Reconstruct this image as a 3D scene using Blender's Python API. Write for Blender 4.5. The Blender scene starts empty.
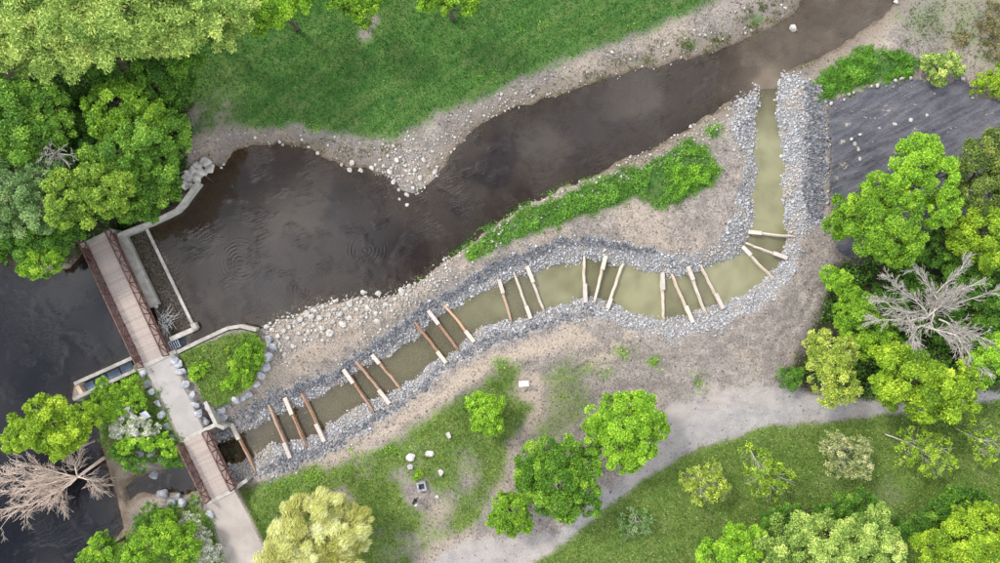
import bpy, bmesh, math, random
import numpy as np
from mathutils import Vector, Matrix

random.seed(7)
rng = np.random.default_rng(11)
S = 0.1            # metres per survey unit at datum height (one unit = one decimetre)
H = 67.0           # drone height above the datum (upper pond level = 0)
scene = bpy.context.scene
col = scene.collection

# ------------------------------------------------------------------ camera
cam_data = bpy.data.cameras.new('drone_camera')
cam = bpy.data.objects.new('drone_camera', cam_data)
col.objects.link(cam)
cam.location = (0, 0, H)
cam.rotation_euler = (0, 0, 0)
cam_data.sensor_fit = 'HORIZONTAL'
cam_data.angle = 2 * math.atan(50.0 / H)
cam_data.clip_end = 3000
scene.camera = cam

# ------------------------------------------------------------------ light
SUN_DIR = Vector((-0.56, 0.50, 0.70)).normalized()
world = bpy.data.worlds.new('World'); scene.world = world
world.use_nodes = True
wn = world.node_tree.nodes; wl = world.node_tree.links
wn.clear()
out = wn.new('ShaderNodeOutputWorld'); bg = wn.new('ShaderNodeBackground')
sky = wn.new('ShaderNodeTexSky'); sky.sky_type = 'NISHITA'; sky.sun_disc = False
sky.sun_elevation = math.asin(SUN_DIR.z)
sky.sun_rotation = math.atan2(SUN_DIR.x, SUN_DIR.y)
tc = wn.new('ShaderNodeTexCoord')
cn = wn.new('ShaderNodeTexNoise'); cn.inputs['Scale'].default_value = 4.4; cn.inputs['Detail'].default_value = 7
cn.inputs['Roughness'].default_value = 0.55
cr = wn.new('ShaderNodeValToRGB'); cr.color_ramp.elements[0].position = 0.40; cr.color_ramp.elements[1].position = 0.74
mixw = wn.new('ShaderNodeMix'); mixw.data_type = 'RGBA'
mixw.inputs['B'].default_value = (23.5, 23.5, 24.0, 1)
wl.new(tc.outputs['Generated'], cn.inputs['Vector'])
wl.new(cn.outputs['Fac'], cr.inputs['Fac'])
wl.new(cr.outputs['Color'], mixw.inputs['Factor'])
wl.new(sky.outputs['Color'], mixw.inputs['A'])
wl.new(mixw.outputs['Result'], bg.inputs['Color'])
bg.inputs['Strength'].default_value = 0.09
wl.new(bg.outputs['Background'], out.inputs['Surface'])

sun_data = bpy.data.lights.new('sun', 'SUN'); sun_data.energy = 1.5; sun_data.angle = math.radians(10)
sun_data.color = (1.0, 0.96, 0.9)
sun = bpy.data.objects.new('sun', sun_data); col.objects.link(sun)
sun.rotation_euler = SUN_DIR.to_track_quat('Z', 'Y').to_euler()
sun.location = SUN_DIR * 120

scene.view_settings.view_transform = 'Standard'
scene.view_settings.look = 'None'
scene.view_settings.exposure = 1.1
scene.view_settings.gamma = 1
scene.view_settings.use_curve_mapping = False
scene.render.engine = 'CYCLES'
scene.cycles.max_bounces = 8
scene.cycles.transparent_max_bounces = 12

# ------------------------------------------------------------------ maths helpers
def W(u, v, z=0.0):
    """survey sheet position (decimetres, origin at the sheet corner) of a point at height z -> world"""
    k = S * (H - z) / H
    return np.array([(u - 500.0) * k, (281.5 - v) * k, z])

def WA(u, v, z):
    k = S * (H - z) / H
    return np.stack([(u - 500.0) * k, (281.5 - v) * k, z], axis=-1)

def smooth(a, b, x):
    t = np.clip((x - a) / (b - a), 0, 1)
    return t * t * (3 - 2 * t)

_tab = np.random.default_rng(3).random((256, 256))
def vnoise(x, y):
    xi = np.floor(x).astype(int); yi = np.floor(y).astype(int)
    fx = x - xi; fy = y - yi
    fx = fx * fx * (3 - 2 * fx); fy = fy * fy * (3 - 2 * fy)
    a = _tab[xi & 255, yi & 255]; b = _tab[(xi + 1) & 255, yi & 255]
    c = _tab[xi & 255, (yi + 1) & 255]; d = _tab[(xi + 1) & 255, (yi + 1) & 255]
    return (a * (1 - fx) + b * fx) * (1 - fy) + (c * (1 - fx) + d * fx) * fy
def fbm(x, y, o=4):
    s = 0; a = 0.5; t = 0
    for i in range(o):
        s = s + a * vnoise(x + 17.3 * i, y + 9.1 * i); t += a
        x = x * 2.03; y = y * 2.03; a *= 0.5
    return s / t

def sdf(poly, X, Y):
    P = np.array(poly, float); n = len(P)
    d = np.full(X.shape, 1e18); ins = np.zeros(X.shape, bool)
    for i in range(n):
        a = P[i]; b = P[(i + 1) % n]; e = b - a
        wx = X - a[0]; wy = Y - a[1]
        t = np.clip((wx * e[0] + wy * e[1]) / (e @ e), 0, 1)
        dx = wx - e[0] * t; dy = wy - e[1] * t
        d = np.minimum(d, dx * dx + dy * dy)
        if a[1] != b[1]:
            c = ((a[1] <= Y) & (Y < b[1])) | ((b[1] <= Y) & (Y < a[1]))
            xc = a[0] + (Y - a[1]) / (b[1] - a[1]) * e[0]
            ins ^= c & (X < xc)
    d = np.sqrt(d)
    return np.where(ins, -d, d)

def polyline_dist(poly, X, Y):
    P = np.array(poly, float)
    d = np.full(X.shape, 1e18); s = np.zeros(X.shape); acc = 0.0
    for a, b in zip(P[:-1], P[1:]):
        e = b - a; L = np.hypot(*e)
        wx = X - a[0]; wy = Y - a[1]
        t = np.clip((wx * e[0] + wy * e[1]) / (L * L), 0, 1)
        dd = (wx - e[0] * t) ** 2 + (wy - e[1] * t) ** 2
        m = dd < d
        d = np.where(m, dd, d); s = np.where(m, acc + t * L, s)
        acc += L
    return np.sqrt(d), s, acc

# ------------------------------------------------------------------ survey outlines (decimetres)
POND = [(145,229),(150,224),(176,211),(187,198),(198,184),(208,172),(222,163),(232,153),(248,147),(266,143),(290,146),(312,148),
        (328,160),(346,167),(370,169),(386,175),(396,186),(404,194),(414,195),(425,188),(436,177),(446,163),(455,149),(466,136),(482,123),(500,112),
        (530,104),(560,95),(600,82),(640,70),(665,64),(690,57),(720,50),(745,38),(775,24),(798,8),(812,-10),(840,-60),(900,-160),
        (1100,-400),(1300,-300),(1000,-100),(935,-30),(905,-6),(882,14),(860,32),(826,54),(798,68),(782,76),(777,84),(761,88),(753,93),
        (742,99),(722,106),(692,126),(660,146),(625,157),(590,178),(560,188),(525,205),(500,220),(480,236),(452,258),(426,277),
        (406,290),(385,297),(365,297),(345,302),(325,304),(300,313),(280,322),(264,331),(245,327),(226,329),(192,344),(194,328)]
INNER = [(763,74),(761,90),(759,112),(755,130),(754,150),(757,167),(753,193),(752,215),(749,234),(740,251),(726,262),(712,266),(690,274),(668,276),(650,273),(630,268),(605,263),
         (585,259),(576,261),(548,268),(527,274),(513,279),(498,287),(484,290),(464,299),(447,311),(427,324),(416,336),(400,345),(383,358),(367,365),(352,377),
         (333,388),(314,398),(298,408),(281,412),(269,419),(251,430),(232,439),(205,448)]
OUTER = [(776,74),(777,98),(776,125),(783,150),(784,165),(783,185),(784,209),(787,231),(784,255),(772,272),(755,289),(740,298),(715,307),(690,315),(665,319),(650,318),
         (630,312),(610,304),(590,298),(565,303),(544,312),(521,318),(511,321),(494,325),(478,330),(464,342),(450,354),(431,364),(410,379),
         (396,390),(374,402),(360,408),(345,415),(330,425),(320,432),(292,442),(275,446),(259,455),(240,463),(210,474)]
CHANNEL = INNER + OUTER[::-1]
RIP_IN = [(763,80),(756,88),(747,92),(738,96),(732,106),(730,120),(735,134),(742,148),(744,168),(738,188),(734,215),(727,235),(714,245),(695,251),(672,254),(650,249),(625,244),(600,239),
          (575,237),(550,242),(520,251),(490,264),(465,277),(440,291),(420,307),(400,323),(375,342),(350,357),(330,369),(305,380),
          (280,390),(262,399),(245,411),(225,425),(212,434)]
RIP_OUT = [(776,76),(786,74),(800,76),(818,86),(829,103),(829,160),(823,200),(819,222),(803,240),(799,262),(786,285),(770,300),(745,315),(715,328),(690,334),(655,337),
           (620,326),(600,319),(570,319),(545,329),(520,337),(490,346),(465,359),(445,373),(430,386),(410,401),(390,416),(370,429),
           (350,441),(330,450),(310,460),(290,467),(270,474),(248,480),(226,486)]
RIPRAP = RIP_IN + RIP_OUT[::-1]
DARKSTRIP = [  # darker blue-grey stone, outer band
    [(212,434),(225,425),(245,411),(262,399),(280,390),(305,380),(330,369),(350,357),(375,342),(400,323),(420,307),(440,291),(465,277),(490,264),(520,251),(550,242),(575,237),(600,239),(625,244),(655,250),(655,256),(625,252),(600,248),(575,246),(550,252),(520,263),(490,277),(465,291),(440,306),(420,322),(400,338),(375,355),(350,371),(330,383),(305,393),(280,403),(262,411),(245,422),(225,436)],
    [(248,480),(270,474),(290,467),(310,460),(330,450),(350,441),(370,429),(390,416),(410,401),(430,386),(445,373),(465,359),(490,346),(520,337),(545,329),(570,319),(598,319),(592,309),(570,311),(545,321),(520,328),(490,337),(465,350),(445,364),(430,376),(410,391),(390,405),(370,418),(350,429),(330,439),(300,452),(270,463)],
    [(805,82),(818,86),(829,103),(829,160),(823,200),(819,222),(806,232),(803,200),(808,160),(806,110)],
    [(724,160),(741,166),(742,182),(734,200),(722,196),(718,178)],
]
LOWER = [(-900,258),(0,262),(40,272),(70,268),(84,252),(100,240),(121,236),(153,305),(166,343),(136,358),(74,386),(72,400),(92,404),(98,425),(103,450),
         (110,475),(118,500),(124,528),(112,545),(92,560),(86,600),(86,1500),(-900,1500)]
OUTLET = [(232,440),(232,474),(205,486),(182,496),(166,492),(150,492),(128,500),(124,484),(138,478),(158,470),(172,462),(190,452)]
APRON = [(120,236),(146,227),(194,326),(170,340),(160,320),(154,305)]
GRASS_N = [(186,98),(190,142),(212,140),(232,130),(262,128),(300,128),(338,133),(370,139),(390,138),(412,129),(438,111),(474,101),(506,86),(540,70),(580,55),(620,41),(660,26),(700,10),(722,-6),(900,-400),(100,-500)]
WEED_C = [(452,252),(466,238),(484,224),(500,215),(520,207),(545,197),(580,186),(608,176),(640,166),(668,153),(690,139),(704,148),(719,172),(711,186),(690,199),(678,206),(655,205),(640,196),(615,207),(588,216),(556,224),(525,236),(495,247),(470,258)]
WEED_R = [(813,80),(830,66),(848,56),(872,48),(900,51),(916,60),(912,77),(880,81),(850,91),(820,103)]
LAWN_S = [(238,488),(270,478),(310,466),(345,457),(372,447),(400,433),(440,410),(475,388),(506,369),(520,366),(512,395),(535,402),(522,428),(508,445),(505,470),(492,496),(470,528),(446,545),(410,575),(330,700),(240,620)]
PATCH_S = [(540,372),(566,354),(592,360),(612,372),(590,382),(600,410),(560,440),(535,450),(520,440),(545,405)]
LAWN_E = [(536,566),(572,540),(602,514),(642,480),(684,455),(722,441),(770,427),(820,423),(880,416),(945,412),(1005,398),(1500,300),(1500,1500),(400,1500)]
PATH_E = [(428,566),(470,540),(515,536),(560,536),(596,500),(632,470),(660,440),(668,405),(740,385),(800,388),(850,398),(900,396),(950,398),(1005,384),(1500,280),(1500,300),(1005,402),(945,412),(880,416),(820,423),(770,427),(722,441),(684,455),(642,480),(602,514),(572,540),(536,566),(450,900),(300,900)]
GREY_E = [(650,440),(668,400),(700,380),(760,385),(820,390),(860,400),(855,420),(790,425),(720,440),(670,462)]
TAN_S = [(255,392),(300,376),(340,356),(380,332),(410,310),(440,288),(430,278),(395,300),(350,330),(300,345),(270,362)]
TAN_S2 = [(350,446),(390,422),(430,396),(470,362),(520,342),(580,324),(610,345),(560,352),(510,364),(470,388),(420,418),(380,440)]
TAN_S3 = [(512,372),(545,372),(548,410),(530,440),(505,455),(500,445),(520,430),(512,400)]
BROWN_M = [(560,232),(620,212),(690,204),(722,190),(734,215),(726,236),(700,248),(660,250),(610,240)]
BROWN_E = [(640,345),(760,315),(800,270),(820,260),(830,330),(790,380),(700,395),(650,380)]
GARDEN = [(178,354),(228,330),(240,328),(256,333),(266,350),(266,368),(252,388),(234,402),(215,408),(203,398),(192,376)]
GARDEN_L = [(80,402),(136,370),(146,380),(180,440),(186,465),(160,462),(120,460),(104,450),(98,425)]
GARDEN_B = [(60,640),(96,556),(128,532),(150,512),(185,502),(212,512),(228,562),(232,640)]
FOREST = [(-900,-900),(180,-400),(330,-60),(480,-20),(380,6),(250,24),(195,60),(187,120),(185,170),(196,182),(176,208),(120,233),(72,262),(40,268),(-900,254)]
FOREST_E = [(830,262),(822,300),(784,372),(800,392),(880,404),(940,400),(1400,330),(1400,120),(1000,140),(900,150),(860,200),(862,260)]
WALK = [(139,368),(174,352.5),(178.5,374),(184,389),(191.5,404),(203,429.5),(181,440.5),(166,406),(149,376)]
WALK_S = [(207,503),(233,489),(246,512),(272,566),(300,640),(255,640),(228,566)]
WALK_N = [(76,246),(110,229),(104,208),(92,190),(60,150),(40,130),(20,60),(5,62),(26,140),(62,212)]
FABRIC = [(829,104),(860,92),(892,82),(914,79),(940,86),(962,79),(976,97),(1005,100),(1060,110),(1060,190),(900,240),(866,252),(846,258),(833,244),(828,205),(830,160)]
SCRUB_NE = [(905,0),(880,14),(900,40),(960,60),(1000,90),(1500,140),(1500,-300),(1000,-90)]

# ------------------------------------------------------------------ survey raster
def axis(lo, hi, step, far):
    core = np.arange(lo, hi + 0.1, step)
    ext = 30 * 1.35 ** np.arange(1, 20); ext = np.cumsum(ext); ext = ext[ext < far]
    return np.concatenate([lo - ext[::-1], core, hi + ext])
U = axis(-60, 1060, 2.0, 6000); V = axis(-60, 624, 2.0, 6000)
GU, GV = np.meshgrid(U, V, indexing='xy')
wobx = (fbm(GU / 14, GV / 14, 3) - 0.5) * 9; woby = (fbm(GU / 14 + 40, GV / 14 + 40, 3) - 0.5) * 9
WU, WV = GU + wobx, GV + woby
def F(poly, w=True): return sdf(poly, WU if w else GU, WV if w else GV) * S
d_pond = F(POND); d_chan = F(CHANNEL); d_rip = F(RIPRAP); d_low = F(LOWER, False); d_out = F(OUTLET)
d_apron = F(APRON, False)
LOGS = [  # end a, end b, where the thick squared section sits (0 = at a, 1 = at b), share of length, weathering
    ((234,423),(258,473),0,.30,.8),((270,404),(292,456),1,.28,.75),((287,397),(308,448),0,.32,.8),((302.5,392.5),(325.5,440),1,.36,.8),
    ((345,369),(375,412),0,.31,.7),((356.5,361),(390,402.5),1,.32,.8),((373,354.5),(402,390.5),0,.24,.75),
    ((415,322),(446,362),1,.27,.6),((429,310.5),(459,351),0,.33,.6),((445,305),(474,341),1,.29,.5),
    ((499,280),(512,322),0,.31,.4),((514,273),(530.5,318),1,.27,.2),((527,266.6),(544.6,312.5),0,.34,.1),
    ((584,256),(585,302),1,.40,.1),((605,256),(594,303),0,.29,.05),((623,263),(607,308),1,.22,.1),
    ((662,273),(664,321),0,.35,.1),((671.6,273.7),(691.5,321.7),1,.33,.05),((687,267),(706,316),0,.26,.1),((700,265),(722,308),1,.33,.05),
    ((742,247),(774,280),0,.25,.05),((745.5,243),(785.6,258),1,.33,.1),((748,232),(794,237),0,.26,.15)]
ZL = -1.5
def arc(P):
    P = np.array(P, float); return P, np.concatenate([[0], np.cumsum(np.hypot(*np.diff(P, axis=0).T))])
def at_arc(P, L, s): return np.stack([np.interp(s, L, P[:, 0]), np.interp(s, L, P[:, 1])], -1)
PI_, LI_ = arc(INNER); PO_, LO_ = arc(OUTER)
ki, ko = [0.0], [0.0]
for a, b, *_ in LOGS[::-1]:                 # the logs pair up the two banks
    ki.append(float(polyline_dist(INNER, np.array([a[0]], float), np.array([a[1]], float))[1][0]))
    ko.append(float(polyline_dist(OUTER, np.array([b[0]], float), np.array([b[1]], float))[1][0]))
ki.append(LI_[-1]); ko.append(LO_[-1])
tk = np.unique(np.concatenate([np.linspace(0, 1, 9), np.arange(1, 23 + 1, .25), np.linspace(23, 24, 7)]))
INNER_P = at_arc(PI_, LI_, np.interp(tk, np.arange(25), np.maximum.accumulate(ki))); OUTER_P = at_arc(PO_, LO_, np.interp(tk, np.arange(25), np.maximum.accumulate(ko)))
CENTRE = (INNER_P + OUTER_P) / 2
_, s_chan, S_TOT = polyline_dist(CENTRE, GU, GV)
_cl = np.concatenate([[0], np.cumsum(np.hypot(*np.diff(CENTRE, axis=0).T))])
s_log = np.interp(np.arange(23, 0, -1), tk, _cl)
order = np.sort(s_log)                      # from the inlet downstream
DROP = (0 - ZL - 0.06) / len(order)
def level(s): return -0.03 - DROP * np.searchsorted(order, s)
def level_soft(s): return -0.03 + np.interp(s, order, -DROP * (np.arange(len(order)) + 0.5))
zl = level_soft(s_chan)

zg = 0.62 + 0.5 * (fbm(GU / 60, GV / 60, 3) - 0.5) + 0.16 * (fbm(GU / 9 + 5, GV / 9, 3) - 0.5)
zg = zg + 0.25 * smooth(0, 200, 120 - GV) * smooth(700, 300, GU)
far = np.maximum(np.maximum(-60 - GU, GU - 1060), np.maximum(-60 - GV, GV - 624))
zg = zg + np.clip(far * S * 0.02, 0, 6)
dep_max = 1.1 - 0.92 * smooth(655, 735, GU + 60 * (fbm(GU / 30 + 2, GV / 30, 3) - .5)) * smooth(150, 60, GV)
dep_max = dep_max - 0.75 * np.exp(-(((GU - 262) / 50) ** 2 + ((GV - 158) / 20) ** 2))
dep_max = dep_max - 0.65 * np.exp(-(((GU - 420) / 40) ** 2 + ((GV - 262) / 26) ** 2))
dep_max = dep_max - 0.6 * np.exp(-(((GU - 215) / 22) ** 2 + ((GV - 196) / 25) ** 2))
dep_max = np.maximum(dep_max, 0.12)
nz = 0.18 * (fbm(GU / 12 + 31, GV / 12, 3) - 0.5)
Z = np.where(d_pond > 0, np.minimum(zg, 0.02 + 0.22 * d_pond + nz * smooth(0, 1, d_pond)),
             -np.minimum(dep_max + nz * smooth(0, -1.5, d_pond), 0.03 + 0.2 * -d_pond))
zc = np.where(d_chan > 0, zl + 0.02 + 0.40 * d_chan, zl - np.minimum(0.45, 0.02 + 0.5 * -d_chan))
Z = np.minimum(Z, zc)
zo = np.where(d_out > 0, ZL + 0.02 + 0.45 * d_out, ZL - np.minimum(0.5, 0.02 + 0.4 * -d_out))
Z = np.minimum(Z, zo)
zlow = np.where(d_low > 0, ZL + 0.02 + 0.55 * d_low, ZL - np.minimum(1.2, 0.02 + 0.5 * -d_low))
Z = np.minimum(Z, zlow)
Z = np.where(d_apron < 0.15, np.minimum(Z, -1.0), Z)
# level walk between the bridges
WALKZ = 1.05
for poly in (WALK, WALK_S, WALK_N):
    dw = F(poly, False)
    k = smooth(0.9, 0.05, dw)
    Z = Z * (1 - k) + (WALKZ - 0.012) * k
# garden held up by its walls
dgd = F(GARDEN, False); k = smooth(0.25, -0.2, dgd); Z = Z * (1 - k) + (0.95 + nz) * k
dfab = F(FABRIC, False)
for rut in ([(548,372),(585,356),(625,352),(665,368),(700,392),(760,408)], [(545,380),(585,365),(624,361),(660,377),(694,401),(755,417)], [(600,318),(650,348),(720,350),(790,318),(812,280)], [(600,330),(648,357),(722,359),(798,326),(822,284)]):
    dr_, _, _ = polyline_dist(rut, WU, WV); dr_ = dr_ * S
    Z = Z + (-.07 * np.exp(-(dr_ / .22) ** 2) + .035 * np.exp(-((dr_ - .42) / .18) ** 2)) * smooth(.2, .8, d_rip)

def lookup(field, u, v):
    fi = np.interp(u, U, np.arange(len(U))); fj = np.interp(v, V, np.arange(len(V)))
    i = np.clip(fi.astype(int), 0, len(U) - 2); j = np.clip(fj.astype(int), 0, len(V) - 2)
    a = fi - i; b = fj - j
    return (field[j, i] * (1 - a) + field[j, i + 1] * a) * (1 - b) + (field[j + 1, i] * (1 - a) + field[j + 1, i + 1] * a) * b
def Zat(u, v): return float(lookup(Z, np.array([u], float), np.array([v], float))[0])
def G(u, v): return W(u, v, Zat(u, v))

# ------------------------------------------------------------------ materials
MATS = {}
def new_mat(name):
    m = bpy.data.materials.new(name); m.use_nodes = True; m.node_tree.nodes.clear()
    o = m.node_tree.nodes.new('ShaderNodeOutputMaterial')
    return m, m.node_tree, o
def nd(t, kind, **kw):
    n = t.nodes.new(kind)
    for k, v in kw.items():
        if k in n.inputs: n.inputs[k].default_value = v
        else: setattr(n, k, v)
    return n
def mixc(t, fac, a, b):
    n = t.nodes.new('ShaderNodeMix'); n.data_type = 'RGBA'
    for key, val in (('Factor', fac), ('A', a), ('B', b)):
        if isinstance(val, bpy.types.NodeSocket): t.links.new(val, n.inputs[key])
        elif key == 'Factor': n.inputs[key].default_value = val
        else: n.inputs[key].default_value = (*val, 1) if len(val) == 3 else val
    return n.outputs['Result']
def mth(t, op, a, b=0.0, c=None, clamp=False):
    n = t.nodes.new('ShaderNodeMath'); n.operation = op; n.use_clamp = clamp
    for i, val in enumerate((a, b) if c is None else (a, b, c)):
        if isinstance(val, bpy.types.NodeSocket): t.links.new(val, n.inputs[i])
        else: n.inputs[i].default_value = val
    return n.outputs[0]
def noise(t, vec, scale, detail=3, rough=0.55, w=None):
    n = nd(t, 'ShaderNodeTexNoise', Scale=scale, Detail=detail, Roughness=rough)
    if vec is not None: t.links.new(vec, n.inputs['Vector'])
    return n.outputs['Fac']
def remap(t, x, a, b, c=0.0, d=1.0, kind='SMOOTHSTEP'):
    n = t.nodes.new('ShaderNodeMapRange'); n.interpolation_type = kind
    t.links.new(x, n.inputs['Value'])
    n.inputs['From Min'].default_value = a; n.inputs['From Max'].default_value = b
    n.inputs['To Min'].default_value = c; n.inputs['To Max'].default_value = d
    return n.outputs['Result']
def pos(t): return t.nodes.new('ShaderNodeNewGeometry').outputs['Position']
def attr(t, name):
    n = t.nodes.new('ShaderNodeAttribute'); n.attribute_name = name
    return n
def bump(t, h, dist, strength=1.0):
    n = nd(t, 'ShaderNodeBump', Strength=strength, Distance=dist); t.links.new(h, n.inputs['Height'])
    return n.outputs['Normal']
def princ(t, o, color, rough=0.9, normal=None, spec=0.3):
    p = nd(t, 'ShaderNodeBsdfPrincipled', Roughness=rough)
    p.inputs['Specular IOR Level'].default_value = spec
    if isinstance(color, bpy.types.NodeSocket): t.links.new(color, p.inputs['Base Color'])
    else: p.inputs['Base Color'].default_value = (*color, 1)
    if normal is not None: t.links.new(normal, p.inputs['Normal'])
    t.links.new(p.outputs[0], o.inputs['Surface'])
    return p

def solid(name, a, b, scale=6.0, rough=0.85, bd=0.02, objtone=0.25, spec=0.25, fine=40.0):
    """two-tone mottled surface with fine relief; each object shifts a little in tone"""
    if name in MATS: return MATS[name]
    m, t, o = new_mat(name); p = pos(t)
    n1 = noise(t, p, scale, 4); n2 = noise(t, p, fine, 2)
    oi = t.nodes.new('ShaderNodeObjectInfo').outputs['Random']
    f = mth(t, 'ADD', remap(t, n1, .3, .7), mth(t, 'MULTIPLY', mth(t, 'SUBTRACT', n2, .5), .9))
    c = mixc(t, mth(t, 'ADD', f, 0, clamp=True), a, b)
    g = mth(t, 'ADD', 1 - objtone / 2, mth(t, 'MULTIPLY', oi, objtone))
    hsv = t.nodes.new('ShaderNodeHueSaturation'); t.links.new(c, hsv.inputs['Color']); t.links.new(g, hsv.inputs['Value'])
    princ(t, o, hsv.outputs[0], rough, bump(t, mth(t, 'ADD', n1, mth(t, 'MULTIPLY', n2, .5)), bd), spec)
    MATS[name] = m; return m

def leaf_mat(name, dark, light, tip=None, trans=0.22):
    if name in MATS: return MATS[name]
    gn = lambda c: tuple(min(.8, x * k) for x, k in zip(c, (1.62, 1.40, 1.6)))
    dark, light, tip = gn(dark), gn(light), (gn(tip) if tip else None)
    m, t, o = new_mat(name)
    a = attr(t, 'tint').outputs['Fac']
    n = noise(t, pos(t), 0.55, 2)
    f = mth(t, 'ADD', a, mth(t, 'MULTIPLY', mth(t, 'SUBTRACT', n, .5), .7), clamp=True)
    r = t.nodes.new('ShaderNodeValToRGB'); e = r.color_ramp.elements
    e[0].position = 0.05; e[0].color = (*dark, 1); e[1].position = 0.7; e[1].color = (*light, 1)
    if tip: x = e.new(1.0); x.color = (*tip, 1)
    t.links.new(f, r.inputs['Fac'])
    p = nd(t, 'ShaderNodeBsdfPrincipled', Roughness=0.55); p.inputs['Specular IOR Level'].default_value = 0.25
    t.links.new(r.outputs['Color'], p.inputs['Base Color'])
    tr = t.nodes.new('ShaderNodeBsdfTranslucent'); t.links.new(r.outputs['Color'], tr.inputs['Color'])
    mx = nd(t, 'ShaderNodeMixShader'); mx.inputs['Fac'].default_value = trans
    t.links.new(p.outputs[0], mx.inputs[1]); t.links.new(tr.outputs[0], mx.inputs[2]); t.links.new(mx.outputs[0], o.inputs['Surface'])
    MATS[name] = m; return m

def stone_mat(name, lo, hi, warm=None):
    if name in MATS: return MATS[name]
    m, t, o = new_mat(name)
    a = attr(t, 'tint').outputs['Fac']
    c = mixc(t, a, lo, hi)
    n = noise(t, pos(t), 9, 4)
    if warm: c = mixc(t, remap(t, noise(t, pos(t), .5, 3), .5, .68, 0, .8), c, warm)
    c = mixc(t, remap(t, n, .35, .75, 0, .35), c, (lo[0] * .6, lo[1] * .6, lo[2] * .6))
    princ(t, o, c, .9, bump(t, n, .03), .2)
    MATS[name] = m; return m

def ground_mat():
    m, t, o = new_mat('ground_cover'); p = pos(t)
    A = attr(t, 'cover_a').outputs['Color']; B = attr(t, 'cover_b').outputs['Color']
    sa = t.nodes.new('ShaderNodeSeparateColor'); t.links.new(A, sa.inputs[0])
    sb = t.nodes.new('ShaderNodeSeparateColor'); t.links.new(B, sb.inputs[0])
    n_big = noise(t, p, .16, 4); n_mid = noise(t, p, .9, 4, .6); n_fine = noise(t, p, 5.5, 4, .65); n_grit = noise(t, p, 17, 3, .7)
    jit = mth(t, 'ADD', mth(t, 'MULTIPLY', mth(t, 'SUBTRACT', n_mid, .5), .7), mth(t, 'MULTIPLY', mth(t, 'SUBTRACT', n_fine, .5), .9))
    def msk(sock, w=.18): return remap(t, mth(t, 'ADD', sock, jit), .5 - w, .5 + w)
    # bare soil with debris
    soil = mixc(t, remap(t, n_mid, .3, .7), (.195, .174, .154), (.33, .297, .266))
    soil = mixc(t, remap(t, n_fine, .40, .60), mixc(t, .55, soil, (.10, .072, .055)), soil)
    soil = mixc(t, remap(t, n_grit, .52, .66), soil, (.38, .335, .29))
    tan = mixc(t, remap(t, n_fine, .3, .7), (.29, .232, .178), (.42, .352, .283))
    tan = mixc(t, remap(t, n_grit, .58, .7, 0, .7), tan, (.20, .16, .13))
    grav = mixc(t, remap(t, n_mid, .3, .7), (.24, .226, .215), (.335, .313, .29))
    grav = mixc(t, remap(t, n_big, .42, .62, 0, .6), grav, (.36, .30, .255))
    grav = mixc(t, remap(t, n_grit, .45, .72, 0, .6), grav, (.50, .485, .47))
    grav = mixc(t, remap(t, n_fine, .58, .72, 0, .5), grav, (.17, .16, .16))
    mud = mixc(t, remap(t, n_mid, .3, .7), (.12, .09, .065), (.21, .165, .125))
    mud = mixc(t, remap(t, n_fine, .5, .68, 0, .6), mud, (.06, .06, .02))
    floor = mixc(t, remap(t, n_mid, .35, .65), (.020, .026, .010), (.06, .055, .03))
    gr_n = mixc(t, remap(t, n_mid, .25, .75), (.028, .100, .016), (.068, .165, .026))
    gr_s = mixc(t, remap(t, n_mid, .25, .75), (.075, .145, .020), (.155, .23, .040))
    lawn = mixc(t, sb.outputs['Blue'], gr_n, gr_s)
    lawn = mixc(t, remap(t, n_big, .55, .75, 0, .35), lawn, (.15, .16, .05))
    lawn = mixc(t, remap(t, n_fine, .5, .75, 0, .6), lawn, (.018, .05, .008))
    lawn = mixc(t, remap(t, n_grit, .56, .72, 0, .5), lawn, (.16, .21, .07))
    mw = nd(t, 'ShaderNodeMapping', vector_type='TEXTURE'); mw.inputs['Rotation'].default_value = (0, 0, math.radians(33)); mw.inputs['Scale'].default_value = (14, .7, 1); t.links.new(p, mw.inputs['Vector'])
    lawn = mixc(t, remap(t, noise(t, mw.outputs[0], 1.0, 3, .5), .42, .66, 0, .45), lawn, (.13, .19, .05))
    lawn = mixc(t, remap(t, noise(t, p, .45, 5, .7), .55, .72, 0, .45), lawn, (.19, .175, .09))
    c = mixc(t, msk(sa.outputs['Green'], .3), soil, tan)
    c = mixc(t, msk(sa.outputs['Blue'], .25), c, grav)
    c = mixc(t, msk(sb.outputs['Red'], .2), c, mud)
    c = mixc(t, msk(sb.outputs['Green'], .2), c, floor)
    c = mixc(t, mth(t, 'MULTIPLY', msk(sa.outputs['Red'], .28), .96), c, lawn)
    h = mth(t, 'ADD', mth(t, 'MULTIPLY', n_fine, 1.0), mth(t, 'MULTIPLY', n_grit, .5))
    princ(t, o, c, .95, bump(t, h, .12), .15)
    return m

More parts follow.
